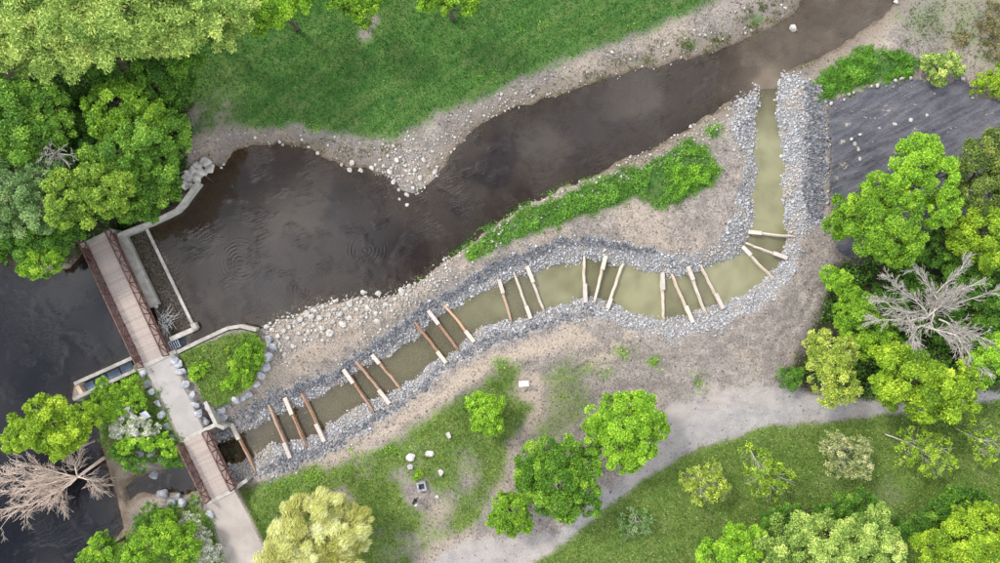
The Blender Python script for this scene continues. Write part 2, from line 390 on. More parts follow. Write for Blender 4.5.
def water_mat(name, deep, murk, clear, shallow_bed=True, ripple=1.0, rings=()):
    """fresnel reflection over murky water whose see-through falls with the water column (depth attribute)"""
    m, t, o = new_mat(name); p = pos(t)
    d = attr(t, 'depth').outputs['Fac']; tb = attr(t, 'silt').outputs['Fac']
    n = noise(t, p, .22, 3)
    body = mixc(t, tb, mixc(t, remap(t, n, .35, .65), deep, (deep[0] * 1.5, deep[1] * 1.4, deep[2] * 1.35)), murk)
    vis = mth(t, 'POWER', 2.718, mth(t, 'MULTIPLY', mth(t, 'DIVIDE', d, clear), -1.0))
    vis = mth(t, 'MULTIPLY', vis, mth(t, 'SUBTRACT', 1.0, mth(t, 'MULTIPLY', tb, .8)))
    dif = t.nodes.new('ShaderNodeBsdfDiffuse'); t.links.new(body, dif.inputs['Color'])
    trn = t.nodes.new('ShaderNodeBsdfTransparent'); trn.inputs['Color'].default_value = (.80, .72, .58, 1)
    m1 = t.nodes.new('ShaderNodeMixShader'); t.links.new(vis, m1.inputs['Fac'])
    t.links.new(dif.outputs[0], m1.inputs[1]); t.links.new(trn.outputs[0], m1.inputs[2])
    # ripples
    mp = nd(t, 'ShaderNodeMapping', vector_type='TEXTURE'); mp.inputs['Rotation'].default_value = (0, 0, math.radians(24)); mp.inputs['Scale'].default_value = (2.0, .55, 1)
    t.links.new(p, mp.inputs['Vector'])
    r1 = noise(t, mp.outputs[0], 2.4, 3, .5); r2 = noise(t, p, .35, 2)
    hgt = mth(t, 'MULTIPLY', r1, remap(t, r2, .46, .66, .04, 1.0))
    for (cx, cy, rad) in rings:
        sub = nd(t, 'ShaderNodeVectorMath', operation='DISTANCE'); t.links.new(p, sub.inputs[0]); sub.inputs[1].default_value = (cx, cy, 0)
        q = sub.outputs['Value']
        w = mth(t, 'MULTIPLY', mth(t, 'SINE', mth(t, 'MULTIPLY', q, 17.0)), remap(t, noise(t, p, .55, 2), .45, .62))
        hgt = mth(t, 'ADD', hgt, mth(t, 'MULTIPLY', w, remap(t, q, rad, rad * .3, 0, .17)))
    nrm = bump(t, hgt, .030 * ripple, .8)
    gl = nd(t, 'ShaderNodeBsdfGlossy', Roughness=.05); t.links.new(nrm, gl.inputs['Normal'])
    fr = nd(t, 'ShaderNodeFresnel', IOR=1.45); t.links.new(nrm, fr.inputs['Normal'])
    m2 = t.nodes.new('ShaderNodeMixShader'); t.links.new(fr.outputs[0], m2.inputs['Fac'])
    t.links.new(m1.outputs[0], m2.inputs[1]); t.links.new(gl.outputs[0], m2.inputs[2]); t.links.new(m2.outputs[0], o.inputs['Surface'])
    return m

def wood_mat(name, a, b, c, rough=.85):
    if name in MATS: return MATS[name]
    m, t, o = new_mat(name)
    tcn = t.nodes.new('ShaderNodeTexCoord').outputs['Object']
    mp = nd(t, 'ShaderNodeMapping'); mp.inputs['Scale'].default_value = (14, 1.2, 14); t.links.new(tcn, mp.inputs['Vector'])
    g = noise(t, mp.outputs[0], 2.0, 4, .6); big = noise(t, tcn, 1.3, 3)
    oi = t.nodes.new('ShaderNodeObjectInfo').outputs['Random']
    col_ = mixc(t, remap(t, g, .3, .7), a, b)
    col_ = mixc(t, remap(t, mth(t, 'ADD', big, mth(t, 'MULTIPLY', oi, .35)), .55, .85, 0, .75), col_, c)
    hsv = t.nodes.new('ShaderNodeHueSaturation'); t.links.new(col_, hsv.inputs['Color'])
    t.links.new(mth(t, 'ADD', .86, mth(t, 'MULTIPLY', oi, .28)), hsv.inputs['Value'])
    princ(t, o, hsv.outputs[0], rough, bump(t, g, .01), .2)
    MATS[name] = m; return m

concrete = solid('concrete', (.27, .25, .215), (.41, .385, .34), 1.6, .9, .02, .1)
concrete_old = solid('old_concrete', (.27, .27, .22), (.43, .42, .36), 1.2, .9, .02, .1)
rust_steel = solid('weathering_steel', (.075, .036, .030), (.16, .085, .07), 3.0, .75, .01, .2)
plank_mat = wood_mat('deck_timber', (.30, .25, .217), (.41, .352, .31), (.33, .262, .21))
log_grey = wood_mat('bleached_log', (.44, .38, .30), (.60, .54, .45), (.36, .27, .19))
log_rust = wood_mat('fresh_bark_log', (.25, .125, .07), (.38, .22, .135), (.36, .27, .20))
log_mid = wood_mat('half_weathered_log', (.36, .24, .16), (.52, .40, .30), (.44, .26, .14))
log_block = wood_mat('squared_timber', (.42, .37, .32), (.56, .50, .45), (.42, .36, .29))
bark = solid('bark', (.055, .042, .03), (.14, .115, .09), 5, .95, .03)
deadwood = solid('dead_wood', (.36, .32, .28), (.56, .515, .46), 4, .9, .02, .1)
deadwood_tan = solid('dead_wood_tan', (.44, .34, .27), (.64, .52, .43), 4, .9, .02, .1)
limestone = solid('limestone', (.29, .265, .232), (.51, .48, .43), 2.5, .9, .05, .3)
greyrock = solid('grey_boulder', (.20, .21, .23), (.42, .42, .43), 2.0, .9, .05, .35)
white_paint = solid('white_panel', (.72, .74, .76), (.80, .81, .82), 3, .5, .002, .02)
dark_metal = solid('dark_metal', (.03, .03, .035), (.06, .06, .065), 6, .5, .004, .05)
galv = solid('galvanised_steel', (.28, .32, .38), (.42, .46, .50), 5, .45, .004, .1)

# ------------------------------------------------------------------ object helpers
def meta(o, label=None, cat=None, group=None, kind=None):
    if label: o['label'] = label
    if cat: o['category'] = cat
    if group: o['group'] = group
    if kind: o['kind'] = kind
    return o
def empty(name, loc, label, cat, group=None):
    o = bpy.data.objects.new(name, None); col.objects.link(o); o.location = loc; o.empty_display_size = .5
    return meta(o, label, cat, group)
def woff(o):
    v = np.zeros(3)
    while o is not None:
        v += np.array(o.location); o = o.parent
    return v
def fast_mesh(name, verts, faces, smooth_=False):
    """verts (n,3); faces (m,k) uniform"""
    me = bpy.data.meshes.new(name); verts = np.asarray(verts, np.float32); faces = np.asarray(faces, np.int32)
    k = faces.shape[1]; n = len(faces)
    me.vertices.add(len(verts)); me.vertices.foreach_set('co', verts.ravel())
    me.loops.add(n * k); me.loops.foreach_set('vertex_index', faces.ravel())
    me.polygons.add(n); me.polygons.foreach_set('loop_start', np.arange(0, n * k, k, dtype=np.int32))
    me.polygons.foreach_set('loop_total', np.full(n, k, np.int32))
    if smooth_: me.polygons.foreach_set('use_smooth', np.ones(n, bool))
    me.update(calc_edges=True)
    return me
def fattr(me, name, vals, domain='POINT'):
    a = me.attributes.new(name, 'FLOAT', domain); a.data.foreach_set('value', np.asarray(vals, np.float32))
def cattr(me, name, rgb):
    a = me.attributes.new(name, 'FLOAT_COLOR', 'POINT')
    c = np.ones((len(rgb), 4), np.float32); c[:, :3] = rgb; a.data.foreach_set('color', c.ravel())
def put(name, me, mat, parent=None, loc=None):
    o = bpy.data.objects.new(name, me); col.objects.link(o)
    if mat is not None and not me.materials: me.materials.append(mat)
    if parent is not None: o.parent = parent
    if loc is not None: o.location = loc
    return o
def part(name, verts, faces, mat, parent, smooth_=False):
    """mesh given in world coordinates, stored relative to its parent"""
    off = woff(parent)
    vs = [tuple(np.asarray(v) - off) for v in verts]
    me = bpy.data.meshes.new(name); me.from_pydata(vs, [], faces); me.update()
    if smooth_: me.polygons.foreach_set('use_smooth', np.ones(len(me.polygons), bool))
    return put(name, me, mat, parent)
def solo(name, verts, faces, mat, smooth_=False):
    """top-level mesh, origin at its base"""
    V_ = np.array(verts, float); b = np.array([V_[:, 0].mean(), V_[:, 1].mean(), V_[:, 2].min()])
    me = bpy.data.meshes.new(name); me.from_pydata([tuple(x) for x in V_ - b], [], faces); me.update()
    if smooth_: me.polygons.foreach_set('use_smooth', np.ones(len(me.polygons), bool))
    return put(name, me, mat, None, b)

class MB:
    def __init__(s): s.v = []; s.f = []
    def box(s, a, b, w, h, up=(0, 0, 1)):
        """bar of width w, height h from point a to point b (centre line)"""
        a = np.array(a, float); b = np.array(b, float); d = b - a; L = np.linalg.norm(d); d /= L
        upv = np.array(up, float)
        if abs(d @ upv) > .97: upv = np.array([1., 0, 0])
        r = np.cross(d, upv); r /= np.linalg.norm(r); q = np.cross(r, d)
        n = len(s.v)
        for e in (a, b):
            for sx, sz in ((-1, -1), (1, -1), (1, 1), (-1, 1)):
                s.v.append(e + r * sx * w / 2 + q * sz * h / 2)
        s.f += [(n, n + 3, n + 2, n + 1), (n + 4, n + 5, n + 6, n + 7)] + [(n + i, n + (i + 1) % 4, n + 4 + (i + 1) % 4, n + 4 + i) for i in range(4)]
        return s
    def prism(s, poly, z0, z1):
        """poly: world xy list"""
        n = len(s.v); k = len(poly)
        A = sum(poly[i][0] * poly[(i + 1) % k][1] - poly[(i + 1) % k][0] * poly[i][1] for i in range(k))
        if A < 0: poly = poly[::-1]
        for z in (z0, z1):
            for q in poly: s.v.append(np.array([q[0], q[1], z]))
        s.f.append(tuple(range(n + k - 1, n - 1, -1))); s.f.append(tuple(range(n + k, n + 2 * k)))
        s.f += [(n + i, n + (i + 1) % k, n + k + (i + 1) % k, n + k + i) for i in range(k)]
        return s
    def tube(s, pts, rad, sides=6, jitter=0.0):
        pts = [np.array(p, float) for p in pts]; n0 = len(s.v); k = len(pts)
        for i, p in enumerate(pts):
            d = pts[min(i + 1, k - 1)] - pts[max(i - 1, 0)]; d /= (np.linalg.norm(d) + 1e-9)
            u = np.cross(d, (0, 0, 1)) if abs(d[2]) < .95 else np.cross(d, (1, 0, 0)); u /= np.linalg.norm(u); w = np.cross(d, u)
            r = rad[i] if hasattr(rad, '__len__') else rad
            for j in range(sides):
                a = 2 * math.pi * j / sides; rr = r * (1 + jitter * (random.random() - .5))
                s.v.append(p + (u * math.cos(a) + w * math.sin(a)) * rr)
        for i in range(k - 1):
            for j in range(sides):
                a = n0 + i * sides + j; b = n0 + i * sides + (j + 1) % sides
                s.f.append((a, b, b + sides, a + sides))
        s.f.append(tuple(n0 + j for j in range(sides - 1, -1, -1))); s.f.append(tuple(n0 + (k - 1) * sides + j for j in range(sides)))
        return s

# ------------------------------------------------------------------ ground
def cover():
    def m(poly, soft=1.2): return smooth(soft, -soft, F(poly))
    grass = np.maximum.reduce([m(GRASS_N, 1.6), m(LAWN_S, 1.6) * .93, m(LAWN_E, .9), m(GARDEN, .5), m(GARDEN_L, .6), m(GARDEN_B, .6), m(WEED_C, .8), m(WEED_R, .8), m(PATCH_S, 1.8) * .55, m(SCRUB_NE, 3) * .42])
    bare = fbm(GU / 26 + 7, GV / 26 + 3, 4)
    grass = grass - smooth(.50, .72, bare) * .30 * m(LAWN_S, 2) - .25 * smooth(.4, .7, fbm(GU / 18 + 70, GV / 18 + 33, 3)) * smooth(285, 190, GU) * smooth(70, 110, GV) * (GV < 200)
    for (u, v, r, k) in ((365,34,9,.8),(374,20,8,.7),(372,430,18,.5),(440,505,20,.6),(470,480,16,.45),(430,540,25,.45),(465,455,18,.35),(415,495,14,.5),(395,475,12,.5),(215,115,26,.30),(240,100,22,.22),(345,500,14,.6),(890,494,26,.42),(830,485,20,.3),(205,143,22,.32),(300,130,8,.4)):
        grass = grass - k * np.exp(-(((GU - u) / r) ** 2 + ((GV - v) / r) ** 2))
    for (u, v, r, k) in ((655,362,8,.7),(697,383,7,.6),(622,352,10,.55),(420,272,8,.8),(476,250,10,.9),(714,132,9,.9),(775,60,12,.5),(755,20,14,.55),(690,45,16,.5),(640,62,10,.5),(770,110,4,0),(405,400,9,.5),(440,365,10,.5),(500,362,10,.5)):
        grass = grass + k * np.exp(-(((GU - u) / r) ** 2 + ((GV - v) / r) ** 2))
    tan = np.maximum.reduce([m(TAN_S, 1.5) * .8, m(TAN_S2, 1.5) * .85, m(TAN_S3, 1) * .8, 0.55 * smooth(2.5, .3, d_pond) * (d_pond > 0) * smooth(430, 560, GU) * smooth(760, 700, GU)])
    tan = np.maximum(tan, .25 + .3 * smooth(.45, .65, fbm(GU / 40 + 80, GV / 40, 3)))
    grav = np.maximum.reduce([m(PATH_E, 1.4), m(GREY_E, 4.0) * .75, smooth(.5, -.3, d_rip) * .6, m(WALK_N, .4)])
    mud = np.maximum.reduce([smooth(.35, -.25, d_pond) , smooth(.2, -.3, d_chan), smooth(.9, -.4, np.minimum(d_low, d_out)) * .8])
    mud = mud + .52 * smooth(4.0, 0, d_pond) * (GV < 175) + .5 * m([(100,440),(130,455),(150,480),(150,520),(125,545),(105,520)], 1.2)
    grass = grass * smooth(-.2, 1.0, d_pond) * smooth(-.2, .5, d_rip)
    dwk = np.minimum(F(WALK, False), F(WALK_S, False)); grass = grass * smooth(0, .5, dwk)
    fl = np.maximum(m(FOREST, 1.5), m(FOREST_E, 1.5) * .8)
    edge = smooth(-40, 0, far) * 0
    outside = smooth(80, 400, far)
    grass = np.maximum(grass, outside * .8 * (d_pond > 1) * (d_low > 1))
    south = smooth(200, 330, GV)
    return np.stack([grass, tan, grav], -1), np.stack([mud, fl, south], -1)
ca, cb = cover()
grass_f = ca[..., 0]
nu, nv = len(U), len(V)
idx = np.arange(nu * nv).reshape(nv, nu)
quads = np.stack([idx[1:, :-1], idx[1:, 1:], idx[:-1, 1:], idx[:-1, :-1]], -1).reshape(-1, 4)
gme = fast_mesh('ground', WA(GU, GV, Z).reshape(-1, 3), quads, True)
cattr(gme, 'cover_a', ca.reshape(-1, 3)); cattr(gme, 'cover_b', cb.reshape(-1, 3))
ground = meta(put('ground', gme, ground_mat()), kind='structure')

# ------------------------------------------------------------------ water sheets
def water_cells(name, mask, zlev, mat, silt):
    """flat sheet over the raster cells in mask, carrying the water depth below it"""
    f = (mask[1:, :-1] & mask[1:, 1:] & mask[:-1, 1:] & mask[:-1, :-1]).reshape(-1)
    q = quads[f]; used, inv = np.unique(q, return_inverse=True)
    P = WA(GU, GV, Z).reshape(-1, 3)[used]; dep = np.clip(zlev - P[:, 2], 0, 3); P[:, 2] = zlev
    # keep the sheet's plan positions where the ground point stands
    me = fast_mesh(name, P, inv.reshape(-1, 4), True)
    fattr(me, 'depth', dep); fattr(me, 'silt', silt.reshape(-1)[used])
    return meta(put(name, me, mat), kind='structure')
rings = [tuple(W(366, 250)[:2]) + (2.6,), tuple(W(240, 262)[:2]) + (3.2,), tuple(W(170, 262)[:2]) + (2.4,), tuple(W(300, 290)[:2]) + (2.0,)]
rings = [(a, b, r) for a, b, r in rings]
pond_mat = water_mat('pond_water', (.0155, .0118, .0105), (.15, .118, .084), .7, ripple=1.0, rings=rings)
low_mat = water_mat('tailwater', (.007, .0068, .0078), (.10, .08, .05), .4, ripple=1.0)
stream_mat = water_mat('stream_water', (.043, .040, .022), (.255, .245, .135), .9, ripple=.35)
silt_pond = .3 * smooth(.42, .65, fbm(GU / 45 + 3, GV / 45 + 9, 3)) * smooth(720, 640, GU) * .6 + .16 * smooth(500, 680, GU) + .55 * smooth(680, 765, GU + 50 * (fbm(GU / 24 + 8, GV / 24, 3) - .5)) * (.65 + .6 * fbm(GU / 12 + 8, GV / 12, 3)) + .5 * np.exp(-(((GU - 770 + 30 * (fbm(GU / 12, GV / 12, 2) - .5)) / 17) ** 2 + ((GV - 82) / 15) ** 2))
water_cells('pond_water', (d_pond < .5) & (d_apron > .12) & (Z < .12), 0.0, pond_mat, silt_pond)
water_cells('tailwater', ((d_low < .4) | (d_out < .4)) & (Z < ZL + .4) & (far < 500), ZL, low_mat, 0 * GU)

# stream: ribbon of stepped pools
ss = np.sort(np.concatenate([np.arange(0, S_TOT, 4.0), order - .4, order + .4]))
def along(poly_a, s):
    C = np.array(CENTRE); L = np.concatenate([[0], np.cumsum(np.hypot(*np.diff(C, axis=0).T))]); A = np.array(poly_a, float)
    return np.stack([np.interp(s, L, A[:, 0]), np.interp(s, L, A[:, 1])], -1)
ia, ob = along(INNER_P, ss), along(OUTER_P, ss)
ext = ob - ia; ln = np.linalg.norm(ext, axis=1, keepdims=True); ia2 = ia - ext / ln * 6; ob2 = ob + ext / ln * 6
KX = 14; rows = []; dep = []; slt = []
lv = level(ss)
for k in range(KX):
    tt = k / (KX - 1); pt = ia2 * (1 - tt) + ob2 * tt
    rows.append(WA(pt[:, 0], pt[:, 1], lv)); dep.append(np.clip(lv - lookup(Z, pt[:, 0], pt[:, 1]), 0, 2))
    short = np.interp(ss, np.sort(np.concatenate([order, [0, S_TOT]])), np.arange(len(order) + 2)); gapl = np.diff(np.concatenate([[0], order, [S_TOT]]))[np.clip(short.astype(int), 0, len(order))]
    base_s = np.interp(pt[:, 0], [230, 330, 420, 520, 640, 900], [.05, .28, .42, .66, 1.0, .92]) * np.where(gapl < 24, .7, 1.0)
    nzv = fbm(pt[:, 0] / 11, pt[:, 1] / 11, 3)
    slt.append(np.clip(base_s * (.72 + .55 * nzv) * np.interp(ss, [0, 18, 70], [.30, .42, 1]), 0, 1))
Vv = np.stack(rows, 1).reshape(-1, 3); ns = len(ss)
ii = np.arange(ns * KX).reshape(ns, KX)
qq = np.stack([ii[:-1, :-1], ii[:-1, 1:], ii[1:, 1:], ii[1:, :-1]], -1).reshape(-1, 4)
sme = fast_mesh('stream_water', Vv, qq); fattr(sme, 'depth', np.stack(dep, 1).ravel()); fattr(sme, 'silt', np.stack(slt, 1).ravel())
meta(put('stream_water', sme, stream_mat), kind='structure')

# ------------------------------------------------------------------ rocks
def hull_points(n, flat=.7, seed=0):
    r = np.random.default_rng(seed); p = r.normal(size=(n, 3)); p /= np.linalg.norm(p, axis=1, keepdims=True)
    p = np.sign(p) * np.abs(p) ** .75
    p *= r.uniform(.75, 1.0, (n, 1)); p[:, 2] *= flat
    return p
def hull_mesh(name, n, flat, seed, bevel=0.0):
    bm = bmesh.new()
    for q in hull_points(n, flat, seed): bm.verts.new(q)
    res = bmesh.ops.convex_hull(bm, input=bm.verts[:])
    lone = [v for v in bm.verts if not v.link_faces]
    bmesh.ops.delete(bm, geom=lone, context='VERTS')
    if bevel: bmesh.ops.bevel(bm, geom=bm.edges[:], offset=bevel, segments=1, affect='EDGES')
    bmesh.ops.recalc_face_normals(bm, faces=bm.faces[:])
    bmesh.ops.triangulate(bm, faces=bm.faces[:])
    me = bpy.data.meshes.new(name); bm.to_mesh(me); bm.free(); return me
ROCK = {}
for kind, mt in (('lime', limestone), ('grey', greyrock)):
    ROCK[kind] = [hull_mesh('rock_' + kind, 18, .62, 50 + i, .07) for i in range(7)]
    for me in ROCK[kind]: me.materials.append(mt)
SMALL = []
for i in range(8):
    me = hull_mesh('pebble', 8, .8, 200 + i)
    v = np.zeros(len(me.vertices) * 3); me.vertices.foreach_get('co', v); f = np.zeros(len(me.polygons) * 3, np.int32); me.loops.foreach_get('vertex_index', f)
    SMALL.append((v.reshape(-1, 3), f.reshape(-1, 3))); bpy.data.meshes.remove(me)
def rock_field(name, u, v, size, mat, tint, sink=.3):
    z = lookup(Z, u, v); P = WA(u, v, z); VV = []; FF = []; TT = []; n0 = 0
    kind = rng.integers(0, len(SMALL), len(u))
    for k, (pv, pf) in enumerate(SMALL):
        m = np.where(kind == k)[0]
        if not len(m): continue
        a = rng.uniform(0, 6.283, len(m)); ca_, sa_ = np.cos(a), np.sin(a)
        sc = size[m, None] * rng.uniform(.75, 1.3, (len(m), 3))
        q = pv[None] * sc[:, None, :]
        tilt = rng.normal(0, .35, (len(m), 1))
        y2 = q[..., 1] * np.cos(tilt) - q[..., 2] * np.sin(tilt); z2 = q[..., 1] * np.sin(tilt) + q[..., 2] * np.cos(tilt)
        x = q[..., 0] * ca_[:, None] - y2 * sa_[:, None]; y = q[..., 0] * sa_[:, None] + y2 * ca_[:, None]
        w = np.stack([x, y, z2], -1) + P[m][:, None, :]; w[..., 2] += size[m][:, None] * (.55 - sink)
        VV.append(w.reshape(-1, 3)); FF.append((pf[None] + n0 + (np.arange(len(m)) * len(pv))[:, None, None]).reshape(-1, 3)); n0 += len(m) * len(pv)
        TT.append(np.repeat(tint[m], len(pv)))
    me = fast_mesh(name, np.concatenate(VV), np.concatenate(FF)); fattr(me, 'tint', np.concatenate(TT))
    return put(name, me, mat)
def scatter(n, box, keep):
    u = rng.uniform(box[0], box[2], n); v = rng.uniform(box[1], box[3], n)
    m = keep(u, v); return u[m], v[m]

d_dark = np.minimum.reduce([F(p) for p in DARKSTRIP])
def keep_rip(u, v):
    dr = lookup(d_rip, u, v); dc = lookup(d_chan, u, v)
    ed = (lookup(fbm(GU / 10 + 20, GV / 10 + 44, 3), u, v) - .5) * 1.5
    bed = (u < 520) & (rng.random(len(u)) < .05)
    return (dr < ed + rng.normal(-.1, .3, len(u)) * (rng.random(len(u)) < .6)) & ((dc > rng.normal(-.12, .16, len(u))) | bed)
u, v = scatter(300000, (205, 70, 840, 492), keep_rip)
dk = lookup(d_dark, u, v) + (lookup(fbm(GU / 8, GV / 8, 3), u, v) - .5) * .9 + rng.normal(0, .12, len(u))
isd = dk < 0
sz = np.clip(rng.gamma(3.4, .0235, len(u)), .04, .22)
tn = np.clip(rng.normal(.5, .28, len(u)), 0, 1)
light_mat = stone_mat('light_riprap', (.20, .20, .203), (.54, .54, .54), (.42, .37, .31))
dark_mat = stone_mat('dark_riprap', (.075, .079, .09), (.285, .295, .315))
meta(rock_field('light_riprap', u[~isd], v[~isd], sz[~isd], light_mat, tn[~isd]), 'pale grey broken stone lining both banks of the stream', 'riprap', kind='stuff')
meta(rock_field('dark_riprap', u[isd], v[isd], sz[isd], dark_mat, tn[isd]), 'blue grey broken stone in bands outside the pale lining', 'riprap', kind='stuff')

def rocks(spots, kind, name, label, cat, group, smin=.35, smax=.55, sizes=None, label_list=None, flat=1.0, lift=None):
    for i, (a, b) in enumerate(spots):
        s = sizes[i] if sizes else random.uniform(smin, smax)
        o = put(name, random.choice(ROCK[kind]), None); g = G(a, b)
        o.location = (g[0], g[1], g[2] + (s * .22 if lift is None else lift)); o.rotation_euler = (random.uniform(-.2, .2), random.uniform(-.2, .2), random.uniform(0, 6.28))
        o.scale = (s * random.uniform(.85, 1.2), s * random.uniform(.75, 1.05), s * random.uniform(.8, 1.1) * flat)
        meta(o, label_list[i] if label_list else label, cat, group)

rocks([(143.7,373.6),(148.7,384),(153,391.6),(158.4,403.4),(163,414.7),(168.8,426.7),(174,437.3)], 'grey', 'boulder',
      'grey boulder lining the walk on the side with the small white sign', 'boulder', 'boulders along the sign side of the walk', .46, .6)
rocks([(175.4,360.5),(181.6,371.7),(186.6,384),(192.8,394.7),(196,404.7),(199,413),(204.6,421.8),(178,364)], 'grey', 'boulder',
      'grey boulder lining the walk on the side with the walled garden', 'boulder', 'boulders along the garden side of the walk', .44, .58)
rocks([(210.6,407),(215,413),(221,410),(229,406),(223,417),(236,400),(243,397),(249,392.8),(256.7,384),(261,375),(266,366),(268,357),(272,348.4),(269,340)], 'grey', 'boulder',
      'grey block edging the walled garden above the stream stones', 'boulder', 'blocks edging the garden', .48, .7)
rocks([(140.5,453.5),(151.7,452.9),(162.3,459.7)], 'grey', 'boulder', 'pale grey boulder on the green bank below the small white sign', 'boulder', 'boulders below the sign', .5, .62)
rocks([(155.8,475.6),(163.8,494),(182.5,503.6),(178,497),(172,503)], 'grey', 'boulder', 'grey boulder beside the dark pool at the short bridge', 'boulder', 'boulders by the dark pool', .48, .66)
rocks([(151.8,485)], 'lime', 'boulder', 'white rock on the brown mud spit beside the dark pool', 'boulder', None, .42, .42)
rocks([(211,514)], 'grey', 'boulder', 'lone rounded grey boulder at the end of the short bridge', 'boulder', None, .52, .52)
rocks([(411,456.8),(410.3,466.7),(430,453.7),(441,472.6),(437,497.2),(448.5,435.6)], 'lime', 'boulder', None, 'boulder', 'stones of the seating ring', sizes=[.5,.42,.48,.44,.3,.4],
      label_list=['largest pale stone of the ring on the grass, touching another', 'pale stone of the grass ring beside the green tuft', 'pale wedge stone standing alone in the ring on the grass',
                  'pale oblong stone of the ring near the bare streaks', 'smallest pale stone of the ring near the person', 'dull grey stone on the lawn near the round bright tree'])
# flat quarry blocks at the wall end
rocks([(205.5,162),(198.4,165.5),(193,171),(201,172.6),(189.5,178),(197.5,178.8),(210,169),(186,185.4),(192.7,186.8),(206.4,173),(187,172)], 'lime', 'limestone_block',
      'large flat limestone block piled at the end of the curved wall', 'rock', 'limestone blocks at the wall end', sizes=[.72,.6,.62,.6,.62,.6,.62,.58,.55,.45,.25], lift=.22)
# single rocks in the river
rocks([(792,29)], 'lime', 'rock', 'large white rock alone in the brown shallows of the river', 'rock', None, .48, .48, lift=.3)
rocks([(895,2)], 'lime', 'rock', 'small white rock at the river edge beside the brown scrub', 'rock', None, .32, .32, lift=.2)
# pale rocks of the pond shore
shore = [(337,300.5),(363,292.5),(361.5,301.5),(379,294),(372.5,301),(350,304),(323,306.7),(314.5,310.5),(307,314.7),(267,326.7),(272.7,330),(300.6,319.5),(311.6,316.5),
         (335,309),(346,309),(340,314),(329,315),(320,318),(313,326),(304,324),(296,322),(290,327),(284,331),(278,336),(270,341),(357,309),(368,308),(349,318),(333,322),(322,328),
         (309,332),(299,333),(288,338),(280,344),(343,324),(330,333),(318,336),(305,340),(293,346),(376,313),(386,305),(378,322),(395,299),(402,292),(392,311),(410,286)]
rocks(shore, 'lime', 'shore_rock', 'white rock strewn on the pond shore between garden and stream', 'rock', 'white rocks on the near pond shore', .22, .46, lift=.12)
spit = [(342,165),(350,170),(352,163),(361,171),(372,168),(384,166),(394,182),(399,190),(407,195),(400,199),(413,188),(420,178),(435,172),(428,166),(415,170),(406,166),(397,160),(388,156),(418,158),(407,205),(405,150),(412,183),(424,160),(390,172),(380,160),(403,176)]
rocks(spit, 'lime', 'shore_rock', 'white rock on the stony spit below the large lawn', 'rock', 'white rocks on the stony spit', .18, .34, lift=.13)
rocks([(280,141.5),(283,144.5),(302,140),(309,147),(224,164),(222,168),(318,153),(328,145)], 'lime', 'shore_rock', 'white rock on the muddy bank between lawn and shallows', 'rock', 'white rocks on the muddy bank', .16, .26, lift=.08)
rocks([(658,47),(668,43),(705,35),(745,33),(612,52),(532,96),(588,92),(735,12),(685,38)], 'lime', 'shore_rock', 'small white stone on the grey bank along the straight river', 'rock', 'stones along the straight bank', .12, .22, lift=.06)
# loose small stones of the shores
def near_shore(u, v):
    d = lookup(d_pond, u, v)
    a = ((u < 452) & (v > 245) & (d > -1.0) & (d < 4.2) & (rng.random(len(u)) < np.clip(1.05 - d / 4.4, .05, 1)) & (lookup(d_rip, u, v) > .4) & (lookup(dgd, u, v) > .3) & (u > 262))
    b = (np.hypot((u - 405) / 32, (v - 168) / 34) < rng.uniform(.3, 1.15, len(u))) & (lookup(fbm(GU / 10, GV / 10, 3), u, v) > .42)
    c = (d > -.3) & (d < 3.0) & (v < 160) & (u > 190) & (rng.random(len(u)) < .07) & (lookup(grass_f, u, v) < .3)
    e = (d > -.1) & (d < 2.0) & (u > 415) & (u < 760) & (v > 90) & (rng.random(len(u)) < .22)
    return a | b | c | e
u, v = scatter(60000, (190, 5, 800, 390), near_shore)
keep = rng.random(len(u)) < np.where((u < 445) & (v > 270), .85, .9); u = u[keep]; v = v[keep]
sz = rng.gamma(3, .026, len(u)) + .035 + .04 * ((u < 420) & (v > 270) & (rng.random(len(u)) < .4))
pale_mat = stone_mat('pale_shore_stone', (.28, .255, .22), (.58, .55, .50))
meta(rock_field('shore_stones', u, v, np.clip(sz, .04, .2), pale_mat, np.clip(rng.normal(.5, .3, len(u)), 0, 1), .4), 'loose pale stones littering the pond and river margins', 'stones', kind='stuff')
# clods and debris on the bare soil
def soil_keep(u, v):
    return (lookup(grass_f, u, v) < .35) & (lookup(d_rip, u, v) > .1) & (lookup(d_pond, u, v) > .4) & (lookup(dgd, u, v) > .3) & (lookup(d_low, u, v) > 1) & (lookup(dfab, u, v) > .3) & (rng.random(len(u)) < np.where(lookup(ca[..., 2], u, v) > .4, .25, 1.0)) & ~((u < 275) & (v > 200))
u, v = scatter(22000, (190, 0, 860, 563), soil_keep)
clod = stone_mat('soil_clods', (.09, .07, .055), (.36, .30, .26))
meta(rock_field('soil_clods', u, v, np.clip(rng.gamma(2.5, .02, len(u)) + .02, .02, .13), clod, rng.random(len(u)), .45), 'clods and chips lying on the bare brown soil', 'debris', kind='stuff')

